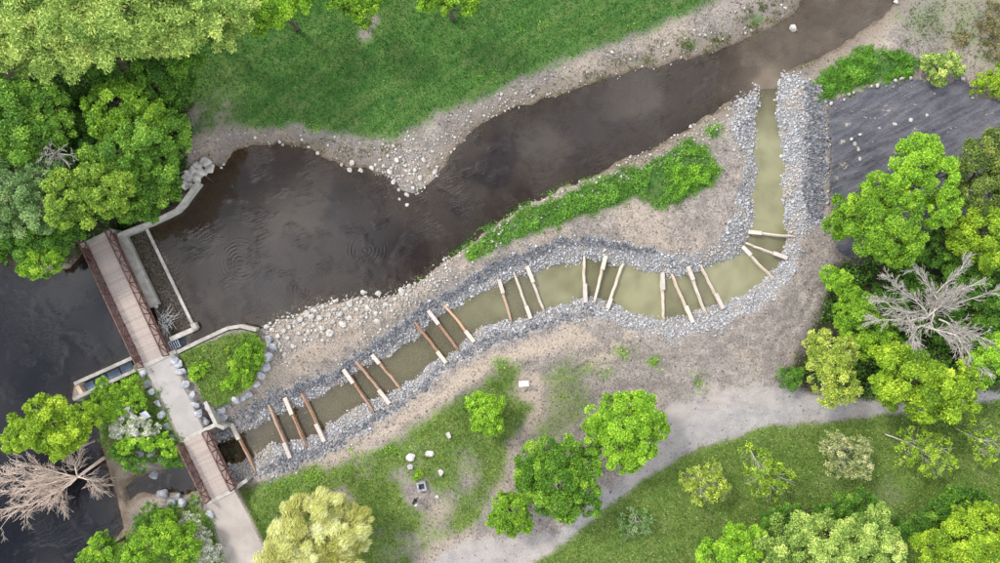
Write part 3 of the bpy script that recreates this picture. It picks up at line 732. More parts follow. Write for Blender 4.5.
# ------------------------------------------------------------------ vegetation helpers
def orient(nrm):
    nrm = nrm / (np.linalg.norm(nrm, axis=1, keepdims=True) + 1e-9)
    r = rng.normal(size=nrm.shape); a = np.cross(nrm, r); a /= (np.linalg.norm(a, axis=1, keepdims=True) + 1e-9)
    return nrm, a, np.cross(nrm, a)
def leaf_mesh(name, P, N, L, Wd, tint, along_=None):
    n = len(P); N, A, B = orient(N)
    if along_ is not None:
        A = along_ / (np.linalg.norm(along_, axis=1, keepdims=True) + 1e-9); B = np.cross(N, A); B /= (np.linalg.norm(B, axis=1, keepdims=True) + 1e-9)
    L = np.asarray(L).reshape(-1, 1) * rng.uniform(.7, 1.3, (n, 1)); Wd = np.asarray(Wd).reshape(-1, 1) * rng.uniform(.7, 1.3, (n, 1))
    droop = N * L * .14
    v = np.stack([P - A * L / 2 + B * Wd / 2, P - A * L / 2 - B * Wd / 2, P + A * L / 2 - droop * 1.6], 1).reshape(-1, 3)
    f = np.arange(n * 3, dtype=np.int32).reshape(-1, 3)
    me = fast_mesh(name, v, f); fattr(me, 'tint', np.repeat(tint, 3))
    return me
def crown_points(lobes, rc=(.55, .95), dens=95, low=-.35, spray=0.0, gap=0.0):
    """lobes: world (c, r, flat). Returns leaf positions, normals, tint, outward"""
    PP, NN, TT, OO = [], [], [], []
    C = np.array([l[0] for l in lobes]); mean = C.mean(0)
    for c, r, flat in lobes:
        rr = np.clip(r * .30, *rc); nsub = int(3.0 * (r / rr) ** 2) + 3
        d = rng.normal(size=(nsub * 2, 3)); d /= np.linalg.norm(d, axis=1, keepdims=True); d = d[d[:, 2] > low][:nsub]
        for q in d:
            if rng.random() < gap: continue
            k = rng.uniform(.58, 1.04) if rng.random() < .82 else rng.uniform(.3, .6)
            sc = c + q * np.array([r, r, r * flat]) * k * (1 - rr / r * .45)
            sr = rr * rng.uniform(.6, 1.25)
            n = int(dens * 1.28 * 2.0 * math.pi * sr * sr * .8) + 4
            e = rng.normal(size=(n, 3)); e[:, 2] = np.abs(e[:, 2]) * .9 + e[:, 2] * .25 + .1; e += q * .7
            e /= np.linalg.norm(e, axis=1, keepdims=True)
            loc = e * sr * rng.uniform(.55, 1.08, (n, 1)); loc[:, 2] *= .8
            if spray:
                od = np.array([q[0], q[1], .1]) + (sc - mean) * np.array([.12, .12, 0]); od /= np.linalg.norm(od) + 1e-9
                pr = loc @ od; loc = loc + np.outer(pr, od) * spray; loc[:, 2] *= .75
            PP.append(sc + loc); nn = e + rng.normal(0, .75, (n, 3)); nn[:, 2] += .45; NN.append(nn)
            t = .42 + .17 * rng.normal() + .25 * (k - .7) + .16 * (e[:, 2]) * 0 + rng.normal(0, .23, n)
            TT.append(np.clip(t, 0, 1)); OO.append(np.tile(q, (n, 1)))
    P, N, T, O = np.concatenate(PP), np.concatenate(NN), np.concatenate(TT), np.concatenate(OO)
    buried = np.zeros(len(P), bool)             # leaves deep inside a neighbouring bough never show
    for c, r, flat in lobes:
        e = (P - c) / np.array([r, r, r * flat]); buried |= ((e * e).sum(1) < .40 ** 2 if len(lobes) < 2 else (e * e).sum(1) < .50 ** 2)
    keep = ~buried | (rng.random(len(P)) < .12)
    return P[keep], N[keep], T[keep], O[keep]
def wlobes(lobes):
    o = []
    for l in lobes:
        a, b, r, zt = l[:4]; flat = l[4] if len(l) > 4 else .8
        zt = float(zt); rw = r * S * (H - zt) / H; zc = max(zt - rw * flat * .9, .3)
        o.append((W(a, b, zc), r * S * (H - zc) / H, flat))
    return o
def tree(name, label, cat, lobes, mat, leaf=(.24, .15), dens=95, group=None, rc=(.5, .95), spray=0, gap=0, low=-.35, base=None, trunk=True, strand=None, bmat=None, twigs=0, tr=None):
    wl_ = wlobes(lobes); C = np.array([l[0] for l in wl_]); R = np.array([l[1] for l in wl_])
    wt = R ** 2; cx = (C * wt[:, None]).sum(0) / wt.sum()
    if base is None:
        bz = cx.copy(); k = S
        bu = 500 + bz[0] / k; bv = 281.5 - bz[1] / k
        b = np.array([bz[0], bz[1], Zat(bu, bv)])
    else: b = G(*base)
    root = empty(name, b, label, cat, group)
    P, N, T, O = crown_points(wl_, rc, dens, low, spray, gap)
    keep = P[:, 2] > b[2] + .05; P, N, T, O = P[keep], N[keep], T[keep], O[keep]
    al = None
    if strand is not None:
        al = O * np.array([1, 1, .3]) + np.array(strand) + rng.normal(0, .35, O.shape); al[:, 2] -= .5
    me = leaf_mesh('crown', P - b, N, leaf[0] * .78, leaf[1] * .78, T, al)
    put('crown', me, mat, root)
    if trunk:
        top = cx.copy(); hgt = top[2] - b[2]; r0 = tr or max(.07, .028 * (hgt + R.max()))
        mid = b * .45 + top * .55 + np.array([random.uniform(-.2, .2), random.uniform(-.2, .2), 0])
        m = MB().tube([b - [0, 0, .2], b * .8 + mid * .2, mid, top], [r0 * 1.3, r0, r0 * .75, r0 * .45], 7, .12)
        part('trunk', m.v, m.f, bmat or bark, root, True)
        for (c, r, fl) in wl_:
            st = b + (mid - b) * random.uniform(.75, 1.0)
            en = c + np.array([0, 0, r * .35]); kn = st * .5 + en * .5 - np.array([0, 0, .12 * np.linalg.norm(en - st)]) + rng.normal(0, .12 * r, 3)
            m = MB().tube([st, kn, en], [r0 * .55, r0 * .4, r0 * .12], 5)
            for j in range(twigs or 4):
                q = rng.normal(size=3); q[2] = abs(q[2]) * .6; q /= np.linalg.norm(q)
                s0 = kn * (1 - .5 * random.random()) + en * 0 if False else kn + (en - kn) * random.uniform(.1, 1)
                e0 = c + q * r * .95
                m.tube([s0, (s0 + e0) / 2 + rng.normal(0, .1 * r, 3), e0], [r0 * .2, r0 * .13, .012], 4)
            part('branch', m.v, m.f, bmat or bark, root, True)
    return root

# palettes
g_bright = leaf_mat('leaf_bright', (.045, .12, .008), (.15, .33, .015), (.28, .44, .035))
g_lime = leaf_mat('leaf_lime', (.065, .17, .010), (.19, .40, .018), (.34, .55, .05))
g_mid = leaf_mat('leaf_mid', (.022, .075, .008), (.075, .20, .016), (.17, .33, .03))
g_deep = leaf_mat('leaf_deep', (.014, .05, .007), (.05, .15, .014), (.12, .27, .025))
g_pale = leaf_mat('leaf_pale', (.06, .135, .018), (.25, .40, .07), (.48, .60, .15))
g_yel = leaf_mat('leaf_yellow_green', (.06, .135, .008), (.20, .36, .014), (.38, .52, .04))
g_grey = leaf_mat('leaf_grey_green', (.04, .10, .02), (.12, .24, .06), (.26, .38, .13))
g_wood = leaf_mat('leaf_wood', (.030, .095, .010), (.105, .25, .020), (.23, .40, .045))
g_will = leaf_mat('leaf_straw', (.19, .22, .03), (.43, .50, .15), (.49, .57, .31))
g_gold = leaf_mat('leaf_gold', (.10, .17, .012), (.28, .38, .04), (.43, .56, .09))
g_flower = leaf_mat('white_blossom', (.16, .24, .09), (.42, .46, .34), (.66, .68, .60))

# ------------------------------------------------------------------ the wood in the upper left
tree('tree', 'pale feathery tree with drooping sprays over the dark wood', 'tree',
     [(20,10,45,13),(70,5,42,14),(120,18,40,13.5),(60,45,30,11.5),(15,40,32,11),(100,40,24,11),(165,5,36,13),(-30,20,45,12)], g_pale, (.34, .13), 80, spray=.9, rc=(.6,1.1), base=(70,30))
tree('tree', 'pale leafy tree leaning over the lawn edge with a reaching bough', 'tree',
     [(175,30,24,11.5),(205,12,26,12),(228,35,15,10),(235,8,22,11),(150,38,18,10.5),(195,-15,35,12)], g_pale, (.32, .13), 75, spray=.9, rc=(.5,.9), base=(185,20))
tree('tree', 'dark green shrubby tree filling the gap beneath the pale trees', 'tree',
     [(125,66,28,8),(165,62,26,8),(150,88,24,7.5),(190,62,18,6.5),(178,92,18,6.5),(100,70,20,7.5)], g_mid, (.26, .16), 80, rc=(.4,.8))
tree('tree', 'bright green tree inside the wood, ringed by darker crowns', 'tree',
     [(118,104,24,9),(140,102,20,8.5),(106,122,18,8.5),(152,116,16,8),(95,108,14,8)], leaf_mat('leaf_inner', (.04,.11,.008), (.14,.30,.016), (.27,.43,.035)), (.26,.16), 90, rc=(.4,.8))
tree('tree', 'rounded mid green tree beside the lawn corner', 'tree',
     [(150,142,26,8.5),(170,128,20,7.5),(130,150,26,9),(160,165,24,7.5),(178,150,14,6.5),(120,170,22,8.5),(140,178,20,7.5),(100,158,20,8)], g_wood, (.25,.16), 90, rc=(.4,.8))
tree('tree', 'dense green tree above the curved wall', 'tree',
     [(155,187,20,6.5),(140,202,18,6),(168,178,16,5.5),(150,212,13,4.8),(174,190,11,4.4),(128,212,14,5.5)], g_wood, (.24,.15), 88, rc=(.4,.7))
tree('tree', 'yellow green crown overhanging the far bridge end', 'tree',
     [(70,198,26,10),(95,205,22,9.5),(110,188,24,10),(62,215,16,9),(118,207,12,8.5),(88,182,18,9.5)], leaf_mat('leaf_bridge_head', (.045,.11,.010), (.15,.28,.022), (.29,.42,.05)), (.25,.16), 90, rc=(.4,.8))
tree('tree', 'broad green tree with shaggy crown on the wood\'s outer side', 'tree',
     [(20,112,34,10),(45,105,24,9.5),(15,140,28,9.5),(38,132,24,9.5),(-20,120,40,10),(60,128,18,8.5)], g_wood, (.27,.16), 85, rc=(.5,.9))
tree('tree', 'pale green thin crown mixed with bare grey twigs', 'tree',
     [(28,190,26,9),(10,175,24,9),(42,212,22,8.5),(8,215,24,8.5),(-20,200,30,8.5),(60,170,18,8),(42,175,18,8.5)], g_grey, (.24,.14), 72, rc=(.4,.8), gap=.1, twigs=10, bmat=deadwood)
tree('tree', 'bright small crown leaning over the water below the wood', 'tree',
     [(42,262,17,6),(30,268,12,5.5),(55,255,14,6),(38,250,16,6)], g_bright, (.24,.15), 95, rc=(.35,.65), base=(52,240))
tree('tree', 'dark blue green tree between the bridge head and the water', 'tree',
     [(62,240,18,6),(20,240,24,6.5),(40,232,20,7),(-10,245,24,6),(72,228,14,6)], g_mid, (.24,.15), 85, rc=(.4,.7))
tree('tree', 'dark tree in the hollow behind the bright inner crown', 'tree',
     [(75,120,22,6.5),(88,82,24,6),(60,88,22,6),(95,140,22,6.5),(75,150,20,6),(70,105,18,6)], g_deep, (.27,.16), 75, rc=(.4,.8))
tree('tree', 'leafy green crown at the back of the lawn beside the pale bough', 'tree',
     [(272,10,20,8),(258,22,14,7),(285,-5,22,8),(300,2,12,7)], g_lime, (.26,.16), 80, rc=(.4,.7))
tree('tree', 'green crown hanging over the brown patch on the lawn', 'tree',
     [(352,4,16,7),(365,15,13,6.5),(342,-6,20,7.5),(370,2,12,7)], g_bright, (.26,.16), 85, rc=(.4,.7))
tree('tree', 'green crown reaching over the open lawn with three lobes', 'tree',
     [(428,2,12,6.5),(440,-8,20,7.5),(470,8,9,6.5),(465,-6,18,7.5),(448,6,9,6)], g_bright, (.26,.16), 85, rc=(.35,.6))

# ------------------------------------------------------------------ trees right of the stream
tree('tree', 'big bright green tree overhanging the black fabric sheet', 'tree',
     [(872,222,30,8.5),(850,212,22,7),(890,245,24,7.5),(865,200,20,8),(900,215,24,8.5),(838,225,14,5.5),(880,190,20,8),(905,240,18,7)], g_bright, (.24,.15), 95, rc=(.45,.8))
tree('tree', 'bright green tree joined behind the overhanging one, yellower crown', 'tree',
     [(915,165,28,8.5),(938,178,24,8),(905,185,20,8.5),(925,152,18,7.5),(945,205,16,7),(935,212,18,7)], g_lime, (.24,.15), 92, rc=(.45,.8))
tree('tree', 'olive green tree with brownish gaps beside the black fabric', 'tree',
     [(972,170,26,7.5),(990,150,26,7),(985,195,26,7),(965,195,18,6.5),(1015,170,30,7)], leaf_mat('leaf_olive', (.04,.075,.012), (.12,.20,.03), (.26,.33,.06)), (.24,.15), 80, rc=(.4,.75))
tree('tree', 'yellow green crown behind the bare grey tree', 'tree',
     [(985,228,24,7),(965,238,18,6),(1005,215,24,7),(990,255,18,6),(955,225,14,5.5)], g_yel, (.24,.15), 85, rc=(.4,.75))
tree('shrub', 'dark shrub growing beneath the bare grey tree', 'shrub',
     [(935,250,20,3.5),(960,270,22,3.5),(985,280,22,3.5),(915,285,20,3),(990,310,24,3),(950,330,22,3),(890,300,20,3.2),(905,325,18,3),(985,335,20,3)], g_mid, (.22,.14), 60, rc=(.35,.6), trunk=False)
tree('shrub', 'bright young shrub at the corner of the black fabric', 'shrub',
     [(838,282,13,3.5),(828,275,9,2.8),(850,296,14,3.5),(842,310,10,3)], g_lime, (.2,.13), 85, rc=(.3,.5))
tree('tree', 'mid green low tree between fabric corner and gravel path', 'tree',
     [(862,312,20,5),(850,328,16,4.5),(872,330,18,5),(885,345,16,5),(860,345,14,4.5)], g_bright, (.22,.14), 80, rc=(.35,.65))
tree('tree', 'pale yellow green open tree at the path bend', 'tree',
     [(832,362,24,6.5),(820,345,16,5.5),(840,385,20,6),(822,382,16,5.5),(845,350,14,5.5),(830,398,10,4.5)], leaf_mat('leaf_lemon', (.09,.16,.015), (.27,.38,.045), (.46,.54,.10)), (.22,.14), 62, rc=(.35,.6), gap=.12, twigs=8, bmat=deadwood)
tree('shrub', 'small dark round shrub beside the open pale tree', 'shrub', [(789,379,12,2.2),(797,374,8,2)], g_mid, (.18,.12), 95, rc=(.25,.4), trunk=False)
tree('tree', 'large yellow green tree overhanging the gravel path', 'tree',
     [(905,375,30,8.5),(935,390,30,8.5),(892,360,20,7),(955,400,20,7),(920,405,20,7),(885,385,18,7),(890,400,12,6),(960,378,16,7)], g_yel, (.25,.16), 95, rc=(.45,.8))
tree('tree', 'yellow green tree beyond the bare branches at the path', 'tree',
     [(985,362,18,6.5),(1000,350,18,6.5),(978,375,14,6)], g_lime, (.24,.15), 85, rc=(.4,.7))

# ------------------------------------------------------------------ trees of the south lawn
tree('tree', 'small round lime tree standing alone on the lawn', 'tree', [(485,411,17,4.5),(476,402,11,4),(495,404,11,4),(492,424,12,4),(478,422,10,3.8),(487,412,12,5)], g_lime, (.2,.13), 105, rc=(.3,.55))
tree('tree', 'light lime green tree beside the gravel path', 'tree',
     [(625,425,28,7),(645,412,20,6),(605,412,20,6),(640,445,20,6),(618,452,20,5.5),(598,430,16,5.5),(655,430,14,5),(625,405,16,6),(630,462,12,4.5)], g_lime, (.22,.14), 105, rc=(.4,.7))
tree('tree', 'deeper green tree between the lime tree and the small dark one', 'tree',
     [(556,480,28,7.5),(580,490,20,6.5),(535,465,22,6.5),(560,455,22,6.5),(582,468,18,6),(540,495,18,6),(560,505,18,6),(528,480,16,6),(590,505,12,5),(590,450,12,5)], leaf_mat('leaf_fresh', (.03,.095,.008), (.105,.255,.014), (.24,.40,.03)), (.22,.14), 105, rc=(.4,.7))
tree('tree', 'compact green tree at the edge of the gravel, smallest of three', 'tree',
     [(510,512,18,4.8),(498,520,13,4.2),(522,522,13,4.2),(505,500,12,4.2),(518,505,12,4.4),(512,528,10,3.8)], g_bright, (.2,.13), 105, rc=(.3,.55))
tree('willow_tree', 'straw yellow tree with streaming drooping foliage', 'tree',
     [(315,520,30,7.5),(292,535,28,7),(340,530,28,7),(325,505,20,6.5),(300,510,20,6.5),(355,520,18,6),(345,550,26,6.5),(315,555,30,7),(280,555,22,6),(362,540,12,5)], g_will, (.6,.06), 105, rc=(.4,.75), gap=.1, strand=(.5,.6,0), base=(318,520))

# young trees with open crowns on the lower lawn
def sapling(label, lobes, mat, base, dens=34, gap=.35):
    dens *= .62; lobes = [(a, b, r * 1.12, z) for a, b, r, z in lobes]
    return tree('young_tree', label, 'tree', lobes, mat, (.21,.14), dens, 'young trees on the path lawn', rc=(.2,.36), gap=gap+.1, base=base, bmat=deadwood, twigs=9, tr=.07, low=-.5)
sapling('young golden tree with an open crown nearest the gravel path fork', [(705,482,17,4),(692,478,12,3.8),(718,488,12,3.6),(700,495,10,3.4),(712,470,10,3.6)], g_gold, (697,474), 45, .25)
sapling('young thin tree with scattered yellow leaf tufts and pale forked stem', [(765,470,18,4),(752,458,14,3.8),(782,478,12,3.6),(772,488,12,3.4),(758,485,12,3.4)], g_yel, (750,450))
sapling('young pale grey green tree with a cream side', [(845,455,18,4.2),(858,465,14,4),(832,445,14,3.8),(862,448,11,3.6),(838,468,11,3.6)], leaf_mat('leaf_cream', (.09,.14,.03), (.25,.31,.11), (.48,.48,.22)), (818,442), 52, .2)
sapling('young tree with golden tufts on one side of spreading grey branches', [(925,455,16,4.2),(940,448,13,4),(915,440,16,3.8),(932,465,13,3.8),(905,455,12,3.4),(950,462,8,3.2)], g_yel, (884,434), 42)
sapling('young tree with few leaves and long bare branches by the path', [(990,440,16,4),(1005,452,14,4),(985,455,10,3.6),(975,428,14,3.6)], g_yel, (955,428), 30, .4)
sapling('faint grey green sapling low in the grass', [(635,520,14,2.6),(628,530,10,2.2),(645,525,10,2.2)], g_grey, (632,508), 40, .3)

# big shrubs and trees at the bottom right
tree('tree', 'pale cream green tree with frothy crown over dark shrubs', 'tree',
     [(830,545,34,7.5),(795,540,28,7),(862,530,24,7),(770,548,26,6.5),(875,552,28,7),(835,565,40,7.5),(788,565,34,7),(878,515,13,5.5)], g_pale, (.22,.14), 95, rc=(.4,.7))
tree('tree', 'lime green tree with clumped crown next to the frothy pale one', 'tree',
     [(735,555,24,6.5),(712,558,18,6),(752,540,16,5.5),(735,535,12,5),(720,575,26,6)], g_lime, (.22,.14), 88, rc=(.4,.7))
tree('tree', 'yellow green tree at the lawn corner beside dark shrubs', 'tree',
     [(960,540,28,7),(985,530,24,7),(935,550,24,6.5),(1000,550,30,7),(965,515,14,5.5),(985,512,12,5.5),(950,565,30,6.5),(1020,530,26,7)], g_yel, (.22,.14), 92, rc=(.4,.7))
tree('shrub', 'dark green shrub behind the frothy pale tree', 'shrub', [(840,508,16,3.6),(860,502,14,3.4),(822,515,14,3.4),(790,515,14,3.2),(875,508,10,3),(770,520,12,3)], g_mid, (.2,.13), 85, rc=(.3,.55))
tree('shrub', 'dark green shrub behind the yellow green corner tree', 'shrub', [(940,508,16,3.8),(955,498,14,3.6),(925,520,14,3.4),(965,495,10,3.2),(978,502,14,3.2),(905,530,12,3.2)], g_mid, (.2,.13), 85, rc=(.3,.55))

# ------------------------------------------------------------------ bottom-left bank
tree('tree', 'bright yellow green tree reaching over the lower water', 'tree',
     [(50,425,26,6),(25,430,20,5.5),(70,430,20,5.5),(40,410,16,5),(12,440,14,4.5),(85,415,16,5),(60,445,16,5)], g_yel, (.23,.15), 100, rc=(.4,.65), base=(92,425))
tree('shrub', 'bright leafy shrub beside the concrete basin', 'shrub', [(104,385,9,2.8),(112,395,11,3),(98,395,8,2.6)], g_bright, (.19,.12), 95, rc=(.28,.45))
tree('shrub', 'green shrub between basin and boulders of the walk', 'shrub', [(125,395,13,3),(138,402,11,2.8),(118,408,12,3),(132,385,10,2.6),(108,410,12,3)], g_bright, (.19,.12), 95, rc=(.28,.5))
tree('flowering_shrub', 'shrub covered with white blossom beside the small sign', 'shrub', [(128,422,12,2.8),(140,428,12,2.8),(125,408,9,2.6),(152,428,9,2.4),(118,430,9,2.6)], g_flower, (.17,.13), 95, rc=(.26,.45))
tree('shrub', 'lime green shrub below the white blossom', 'shrub', [(135,440,11,2.6),(152,442,11,2.6),(165,440,9,2.4),(125,446,9,2.4),(172,450,9,2.2)], g_lime, (.19,.12), 92, rc=(.26,.45))
tree('shrub', 'low green shrub above the muddy spit', 'shrub', [(128,462,10,1.8),(140,466,9,1.6),(118,452,9,2),(168,460,9,1.6),(178,462,7,1.4)], g_mid, (.18,.12), 90, rc=(.25,.4), trunk=False)
tree('tree', 'leafy green tree on the bank below the short bridge', 'tree', [(168,535,18,5),(150,545,18,5),(185,550,18,5),(140,560,18,5),(165,520,11,4),(190,530,10,4)], g_bright, (.22,.14), 95, rc=(.35,.6))
tree('flowering_shrub', 'shrub with white blossom beside the path end of the short bridge', 'shrub', [(198,535,12,3.2),(205,550,14,3.2),(190,520,10,2.8),(212,562,12,3)], g_flower, (.17,.13), 75, rc=(.26,.45))
tree('shrub', 'round green shrub at the edge of the lower water', 'shrub', [(102,550,16,3.6),(90,558,13,3.2),(115,558,14,3.4),(105,540,10,3)], g_bright, (.2,.13), 95, rc=(.3,.5))
tree('shrub', 'grassy green shrub on the bank beside the dark pool', 'shrub', [(150,510,9,1.2),(160,515,9,1.2),(140,520,8,1.1),(172,510,7,1),(196,500,7,1)], g_mid, (.22,.06), 90, rc=(.25,.4), trunk=False)
# walled garden
tree('shrub', 'dense bright shrub in the corner of the walled garden', 'shrub', [(248,352,13,3.2),(240,365,11,2.8),(258,360,9,2.8),(255,344,9,2.8),(260,350,8,2.6),(246,372,9,2.4)], g_bright, (.19,.12), 95, rc=(.28,.48))
tree('shrub', 'lime shrub in the walled garden next to the boulders', 'shrub', [(197,371,8,1.9),(193,376,6,1.6),(204,368,6,1.6)], g_lime, (.16,.1), 100, rc=(.22,.36), trunk=False)
tree('shrub', 'small lime shrub in the middle of the walled garden', 'shrub', [(229,383,7,1.8),(235,378,5,1.5),(226,388,5,1.5)], g_lime, (.16,.1), 100, rc=(.22,.36), trunk=False)
tree('shrub', 'tiny lime shrub by the stone edge of the walled garden', 'shrub', [(248,384,5,1.4),(252,381,3.5,1.3)], g_lime, (.15,.1), 100, rc=(.2,.32), trunk=False)
tree('shrub', 'tiny pale plant near the wall of the walled garden', 'shrub', [(228,350,3.5,1.4),(230,358,2.2,1.2)], g_yel, (.13,.09), 90, rc=(.18,.28), trunk=False)
tree('shrub', 'low green tuft inside the ring of pale stones', 'shrub', [(418,474,5,.9),(422,471,3.5,.8),(416,478,3,.8)], g_bright, (.2,.06), 110, rc=(.2,.3), trunk=False)
# scrub at the upper right
tree('shrub', 'yellow green bush beside the upper edge of the black fabric', 'shrub', [(936,68,14,2.6),(948,62,11,2.4),(928,62,9,2.2),(940,78,8,2),(958,70,8,1.9)], g_pale, (.2,.13), 88, rc=(.28,.45))
tree('shrub', 'olive bush at the corner of the black fabric', 'shrub', [(985,82,12,2),(1000,75,14,2.2),(975,88,8,1.6),(998,90,9,1.6)], g_yel, (.19,.12), 70, rc=(.28,.45), gap=.15)
tree('shrub', 'dull brown green thicket in the scrub above the fabric', 'shrub', [(960,40,10,1.2),(988,30,14,1.4),(995,52,12,1.3),(990,10,12,1.2)], leaf_mat('leaf_drab', (.07,.07,.02), (.15,.15,.05), (.25,.23,.10)), (.18,.11), 45, rc=(.3,.5), gap=.25, trunk=False)

# ------------------------------------------------------------------ bare trees
def limb(m, pts, r0, depth=0, spread=.6, ntw=10, ln=2.0):
    pts = [np.array(p, float) for p in pts]
    # resample with slight crookedness
    dense = []
    for a, b in zip(pts[:-1], pts[1:]):
        for t in np.linspace(0, 1, 4)[:-1]: dense.append(a * (1 - t) + b * t + rng.normal(0, .03 * np.linalg.norm(b - a), 3) * (t > 0))
    dense.append(pts[-1]); n = len(dense)
    m.tube(dense, [max(.015, r0 * (1 - .85 * i / (n - 1))) for i in range(n)], 5 if depth == 0 else 3)
    if depth >= 2: return
    for k in range(ntw):
        i = random.uniform(.12, .98) * (n - 1); j = min(int(i), n - 2); p = dense[j] + (dense[j + 1] - dense[j]) * (i - j)
        d = dense[j + 1] - dense[j]; d /= np.linalg.norm(d)
        q = d + rng.normal(0, spread, 3) * np.array([1, 1, .7]); q /= np.linalg.norm(q)
        L = ln * random.uniform(.5, 1.1) * (1 - .35 * i / (n - 1))
        limb(m, [p, p + q * L * .5 + rng.normal(0, .06, 3) * L, p + q * L + np.array([0, 0, -.05 * L])], max(.016, r0 * .32), depth + 1, spread, max(3, int(ntw * .34)), L * .6)

bt = empty('bare_tree', G(918, 316), 'bare silvery dead tree with spreading feathery branches', 'tree')
b0 = G(918, 316)
hub = W(928, 318, 4.2)
m = MB().tube([b0, b0 * .5 + hub * .5, hub], [.28, .22, .17], 7, .1); part('trunk', m.v, m.f, deadwood, bt, True)
for ends in ([(905,312,5.2),(876,300,6.4)], [(908,322,5.0),(868,320,5.8)], [(955,335,5.2),(985,370,6.0)], [(960,330,5),(1000,345,6)], [(938,300,5.4),(915,268,6.2)],
             [(945,300,5.5),(985,278,6.5)], [(950,306,5.2),(1004,288,6.4)], [(915,300,5.2),(885,276,6)], [(958,345,5),(968,372,5.4)], [(912,328,4.8),(915,345,5.2)], [(935,295,5),(965,262,6)]):
    m = MB(); limb(m, [hub + np.array([random.uniform(-.9, 1.2), random.uniform(-.7, .5), random.uniform(-.6, .3)])] + [W(*e) for e in ends], .10, 0, .40, 30, 2.2); part('branch', m.v, m.f, deadwood, bt, True)

ft = empty('fallen_tree', G(106, 458), 'fallen leafless tree trailing pale branches into the lower water', 'tree')
r0 = G(108, 456) + np.array([0, 0, .5])
f1 = W(78, 477, .2)
m = MB().tube([r0, r0 * .5 + f1 * .5, f1], [.19, .16, .13], 7, .1); part('trunk', m.v, m.f, deadwood_tan, ft, True)
for ends in ([(40,492,.3),(-2,532,-.3)], [(48,478,.8),(8,472,1.0)], [(50,470,1.2),(20,462,1.4)], [(60,490,.2),(66,508,-.6)], [(30,505,.4),(-6,510,.3)], [(50,495,.6),(20,520,.2)],
             [(45,485,1.0),(5,492,1.0)], [(75,465,1.0),(82,445,1.2)], [(90,480,.4),(98,492,-.2)], [(40,480,.9),(0,482,1.2)]):
    m = MB(); limb(m, [f1] + [W(*e) for e in ends], .09, 0, .40, 26, 2.4); part('branch', m.v, m.f, deadwood_tan, ft, True)
for o in (ft,): pass
sn = empty('bare_snag', G(55, 165), 'tangle of bare grey twigs inside the wood', 'tree')
b0 = G(55, 165); hub = W(54, 152, 7.5)
m = MB().tube([b0, b0 * .5 + hub * .5, hub], [.2, .15, .1], 6, .1); part('trunk', m.v, m.f, deadwood, sn, True)
for ends in ([(45,146,9.2)], [(62,148,9.5)], [(70,168,9.2)], [(50,160,9)], [(78,160,9.0)], [(40,158,8.8)]):
    m = MB(); limb(m, [hub] + [W(*e) for e in ends], .06, 0, .6, 7, 1.2); part('branch', m.v, m.f, deadwood, sn, True)

# ------------------------------------------------------------------ grass, weeds
def tufts(name, u, v, mat, hgt, wid, tint, label, cat, lean=.5):
    n = len(u); P = WA(u, v, lookup(Z, u, v)); a = rng.uniform(0, 6.283, n); s = rng.uniform(.6, 1.4, n)
    dx = np.stack([np.cos(a), np.sin(a), 0 * a], -1) * (wid * s)[:, None] / 2
    tip = P + np.stack([rng.normal(0, lean, n) * hgt, rng.normal(0, lean, n) * hgt, hgt * s], -1)
    P = P - np.array([0, 0, .02])
    vv = np.stack([P - dx, P + dx, tip], 1).reshape(-1, 3)
    me = fast_mesh(name, vv, np.arange(n * 3, dtype=np.int32).reshape(-1, 3)); fattr(me, 'tint', np.repeat(tint, 3))
    return meta(put(name, me, mat), label, cat, kind='stuff')
grass_n = leaf_mat('grass_north', (.014, .065, .009), (.050, .155, .020), (.14, .26, .055))
grass_s = leaf_mat('grass_south', (.04, .095, .012), (.12, .205, .032), (.26, .31, .10))
def in_lawn(lo, north):
    def k(u, v):
        g = lookup(grass_f, u, v) + rng.normal(0, .22, len(u))
        ok = (g > lo) & (lookup(d_pond, u, v) > .1)
        return ok & ((v < 260) if north else (v >= 260))
    return k
u, v = scatter(170000, (180, -40, 1040, 260), in_lawn(.62, True)); tufts('lawn_grass', u, v, grass_n, .14, .10, np.clip(rng.normal(.45, .36, len(u)), 0, 1), 'short grass of the large upper lawn and river bank', 'grass', .7)
u, v = scatter(330000, (80, 260, 1040, 600), in_lawn(.62, False)); tufts('lawn_grass', u, v, grass_s, .14, .10, np.clip(rng.normal(.45, .36, len(u)), 0, 1), 'grass of the lawns beside the gravel path and gardens', 'grass', .7)
def weed_mass(name, poly, n, hmax, mat, label, leaf=(.2, .09)):
    d = F(poly)
    P = np.array(poly); bx = (P[:, 0].min() - 5, P[:, 1].min() - 5, P[:, 0].max() + 5, P[:, 1].max() + 5)
    u, v = scatter(n, bx, lambda a, b: lookup(d, a, b) < rng.normal(-.15, .35, len(a)) + (lookup(fbm(GU / 8 + 77, GV / 8 + 5, 3), a, b) - .5) * 2.6)
    dd = np.clip(-lookup(d, u, v), 0, 2)
    bumpy = lookup(fbm(GU / 9 + 60, GV / 9 + 20, 3), u, v)
    gapm = lookup(fbm(GU / 16 + 90, GV / 16 + 50, 3), u, v) < .60
    u, v, dd, bumpy = u[gapm], v[gapm], dd[gapm], bumpy[gapm]
    h = hmax * np.clip(.15 + dd * .9, .1, 1) * smooth(.25, .7, bumpy) * rng.uniform(.5, 1, len(u)) + .08
    g = WA(u, v, lookup(Z, u, v)); g[:, 2] += h
    N = rng.normal(0, .7, g.shape); N[:, 2] += .9
    tint = np.clip(.25 + .55 * h / hmax * .5 + .35 * (bumpy - .5) + rng.normal(0, .2, len(u)), 0, 1)
    me = leaf_mesh(name, g, N, leaf[0], leaf[1], tint)
    return meta(put(name, me, mat), label, 'weeds', kind='stuff')
